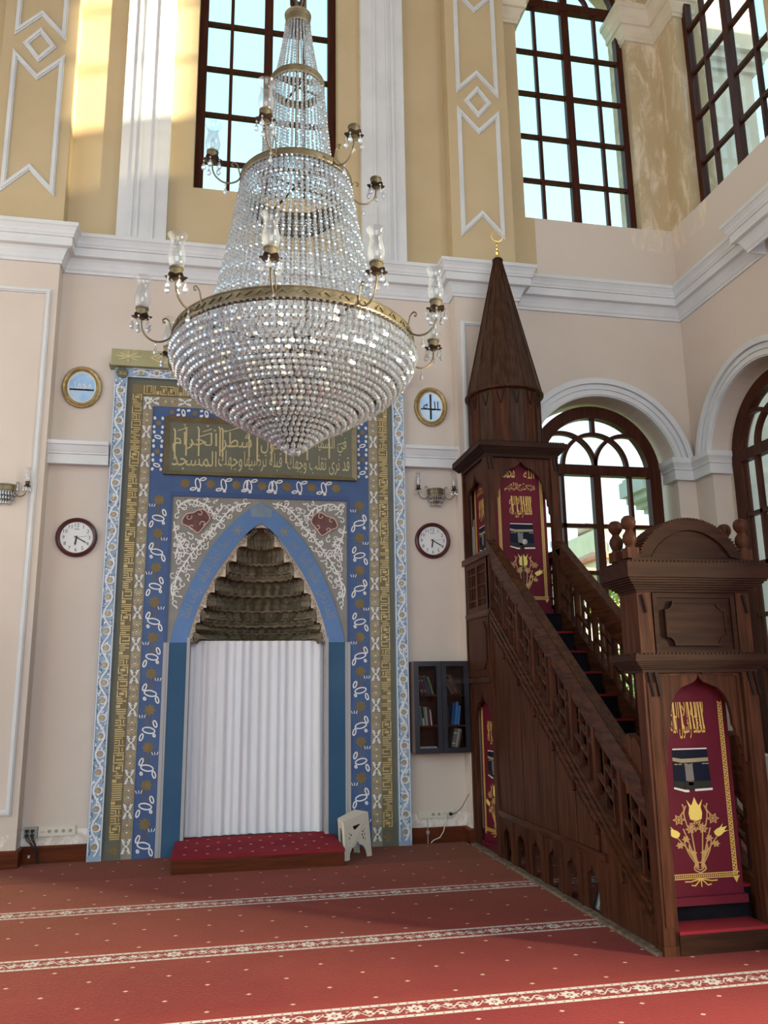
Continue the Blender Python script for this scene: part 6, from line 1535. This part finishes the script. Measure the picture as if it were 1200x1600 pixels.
stone = M['stone'] = mottled('pale_grey_stone', (0.62, 0.64, 0.62), (0.52, 0.55, 0.54), 2.2, rough=0.8, bmp=0.1)
# stone capital on the outer pier, seen through the lower window
m_ = MB()
for o_, a, b in ((0.0, -0.3, 4.12), (0.10, 4.12, 4.18), (0.22, 4.18, 4.25), (0.34, 4.25, 4.32), (0.46, 4.32, 4.40), (0.60, 4.40, 4.50), (0.70, 4.50, 4.74), (0.64, 4.74, 4.80)): m_.box(6.90 - o_, 8.2 + o_, 11.25 - o_ * .4, 11.6 + o_ * .2, a, b)
tag(m_.build('stone_pier', 'stone'), 'pale stone pier with stepped capital outside the lower window', 'pier', kind='thing')
m_ = MB()
for o_, a, b in ((0.0, 5.5, 10.5), (0.06, 10.5, 10.62), (0.14, 10.62, 10.74), (0.22, 10.74, 11.0), (0.1, 11.0, 14.0)): m_.box(6.75 - o_, 7.6 + o_, 9.35 - o_, 10.3 + o_, a, b)
m_.box(6.7, 7.65, 9.3, 10.35, -0.3, 5.5)
tag(m_.build('corner_turret', 'stone'), 'grey stone corner turret outside the upper right window', 'turret', kind='thing')
def building(label, x0, x1, y, d, z0, z1, col, roof, rows, cols_, pitch=0.9, trimc=(0.5, 0.55, 0.6), balcony=False):
    t = thing('house', label, 'building', ((x0 + x1) / 2, y, z0), 'houses on the hill outside')
    c = mottled('house_wall', col, tuple(v * .9 for v in col), 0.8, rough=.9); MB().box(x0, x1, y, y + d, z0, z1).build('wall', c, t)
    fr = frame((0, y, 0), (1, 0, 0), (0, 0, 1)); gl = M.setdefault('far_glass', new_mat('far_window_glass', (0.20, 0.27, 0.34), 0.25)); tr = new_mat('house_trim', trimc, .8)
    for r in range(rows):
        for k in range(cols_):
            u = x0 + (x1 - x0) * (k + .5) / cols_; w_ = (x1 - x0) / cols_ * .30; v = z1 - 1.0 - r * 1.9
            if v - 1.0 < z0: continue
            m_ = MB(); m_.ribbon(fr, [(u - w_, v - .9), (u + w_, v - .9), (u + w_, v), (u - w_, v)], .12, 0, .06, True); wd = m_.build('window', tr, t)
            MB().rect(fr, u - w_, u + w_, v - .9, v, 0, .02).build('pane', gl, wd)
        if balcony:
            v = z1 - 2.1 - r * 1.9
            if v > z0: MB().rect(fr, x0 + .2, x1 - .2, v - .12, v, 0, .9).rect(fr, x0 + .2, x1 - .2, v, v + .55, .82, .9).build('balcony', tr, t)
    if roof:
        e = .35; xm_ = (x0 + x1) / 2; rm = mottled('roof_tile', roof, tuple(v * .8 for v in roof), 3, rough=.9)
        P = [(x0 - e, y - e, z1), (x1 + e, y - e, z1), (x1 + e, y + d + e, z1), (x0 - e, y + d + e, z1), (x0 + (x1 - x0) * .3, y + d / 2, z1 + pitch), (x1 - (x1 - x0) * .3, y + d / 2, z1 + pitch)]
        P += [(a, b, c_ - .15) for a, b, c_ in P[:4]]
        MB().add(P, [(0, 1, 5, 4), (1, 2, 5), (2, 3, 4, 5), (3, 0, 4), (9, 8, 7, 6), (0, 6, 7, 1), (1, 7, 8, 2), (2, 8, 9, 3), (3, 9, 6, 0)]).build('roof', rm, t)
    return t
building('blue-grey apartment block with balconies, furthest left through the lower window', 19.2, 23.2, 50, 8, 4.0, 11.9, (.42, .52, .62), None, 4, 4, trimc=(.5, .6, .68), balcony=True)
building('plain pale yellow house wall rising beside the blue-grey block', 21.3, 22.75, 42.5, 6, 3.5, 10.5, (.78, .72, .52), None, 1, 1)
building('light blue house with low orange roof in the middle of the lower window', 24.7, 26.6, 50, 6, 4.0, 12.1, (.55, .68, .76), (.62, .38, .24), 3, 3, .8)
building('cream house with orange roof right of the light blue house', 28.2, 32.6, 56, 7, 5.0, 13.4, (.80, .72, .60), (.66, .40, .26), 4, 4, .9)
building('low white house with red tiled roof before the light blue house', 16.4, 19.0, 33, 5, 2.0, 7.2, (.80, .78, .74), (.62, .26, .16), 1, 3, .6)
building('small cream house with brown roof at left behind the palm', 12.2, 13.4, 27, 4, 1.0, 5.6, (.74, .68, .58), (.50, .32, .22), 1, 2, .5)
building('white house with terracotta roof seen past the right pane of the lower window', 27.6, 29.9, 43, 6, 3.5, 9.8, (.82, .79, .74), (.60, .34, .24), 3, 3, .8)
def tree(label, x, y, z, h, r, c1, c2, nb, seed, name='tree'):
    rnd = random.Random(seed); t = thing(name, label, 'tree', (x, y, z), 'trees outside')
    MB().tube([(x, y, z - .3), (x + .05, y, z + h * .35), (x, y, z + h * .6)], [r * .12, r * .09, r * .05], 7).build('trunk', M.setdefault('bark', mottled('bark', (.10, .075, .05), (.15, .11, .08), 5)), t)
    m_ = MB()
    for i in range(nb):
        a, b = rnd.uniform(0, 2 * pi), math.acos(rnd.uniform(-.7, 1)); q = r * rnd.uniform(.35, 1.0) ** .5
        c = Vector((x + q * sin(b) * cos(a), y + q * sin(b) * sin(a), z + h * .68 + q * .75 * cos(b))); s_ = r * rnd.uniform(.05, .11)
        u = Vector((rnd.uniform(-1, 1), rnd.uniform(-1, 1), rnd.uniform(-1, 1))).normalized(); v = u.orthogonal().normalized()
        m_.add([c + u * s_, c + v * s_ * .6, c - u * s_, c - v * s_ * .6], [(0, 1, 2, 3)])
    m_.build('crown', mottled('leaves', c1, c2, 2, rough=.7), t, kind='stuff')
tree('round yellow-green tree close behind the lower window beside the gate crown', 9.55, 17.5, -.2, 5.2, 1.25, (.34, .38, .05), (.50, .48, .10), 1500, 3)
tree('bluish dark tree before the light blue house', 16.3, 31, 1.5, 6.3, .75, (.12, .20, .20), (.18, .27, .24), 700, 4)
tree('small orange-yellow tree at the foot of the pale yellow house', 19.3, 41, 3.2, 6.0, .8, (.52, .42, .10), (.42, .40, .10), 600, 5)
tree('green bush below the stair rail outside the lower window', 8.3, 16.2, -.2, 2.6, 1.1, (.16, .26, .06), (.26, .34, .10), 900, 6)
tree('pale green shrub low outside the window behind the gate', 7.5, 13.2, -.2, 2.2, .8, (.26, .34, .12), (.36, .42, .18), 900, 8)
pl = thing('palm_tree', 'dusty green palm tree standing before the cream house', 'tree', (10.15, 22, .3), 'trees outside')
MB().tube([(10.15, 22, 0.1), (10.17, 22, 2.2), (10.15, 22, 4.3)], [.16, .13, .12], 8).build('trunk', M['bark'], pl)
for i in range(16):
    a = 2 * pi * i / 16; e = .9 if i % 2 else .5; m_ = MB(); c = Vector((10.15, 22, 4.3)); d = Vector((cos(a), sin(a), 0)); sd_ = Vector((-sin(a), cos(a), 0)); Q = []
    for t in (0, .3, .6, 1.0): Q.append(c + d * .95 * t + Vector((0, 0, e * t * 1.1 - 1.1 * t * t)))
    P = []
    for q, w_ in zip(Q, (.03, .13, .12, .01)): P += [q + sd_ * w_ - Vector((0, 0, w_ * .5)), q, q - sd_ * w_ - Vector((0, 0, w_ * .5))]
    m_.add(P, [(3 * k + j, 3 * k + j + 1, 3 * k + j + 4, 3 * k + j + 3) for k in range(3) for j in range(2)]); m_.build('frond', M.setdefault('palm', mottled('palm_leaf', (.16, .23, .13), (.24, .30, .16), 4)), pl)
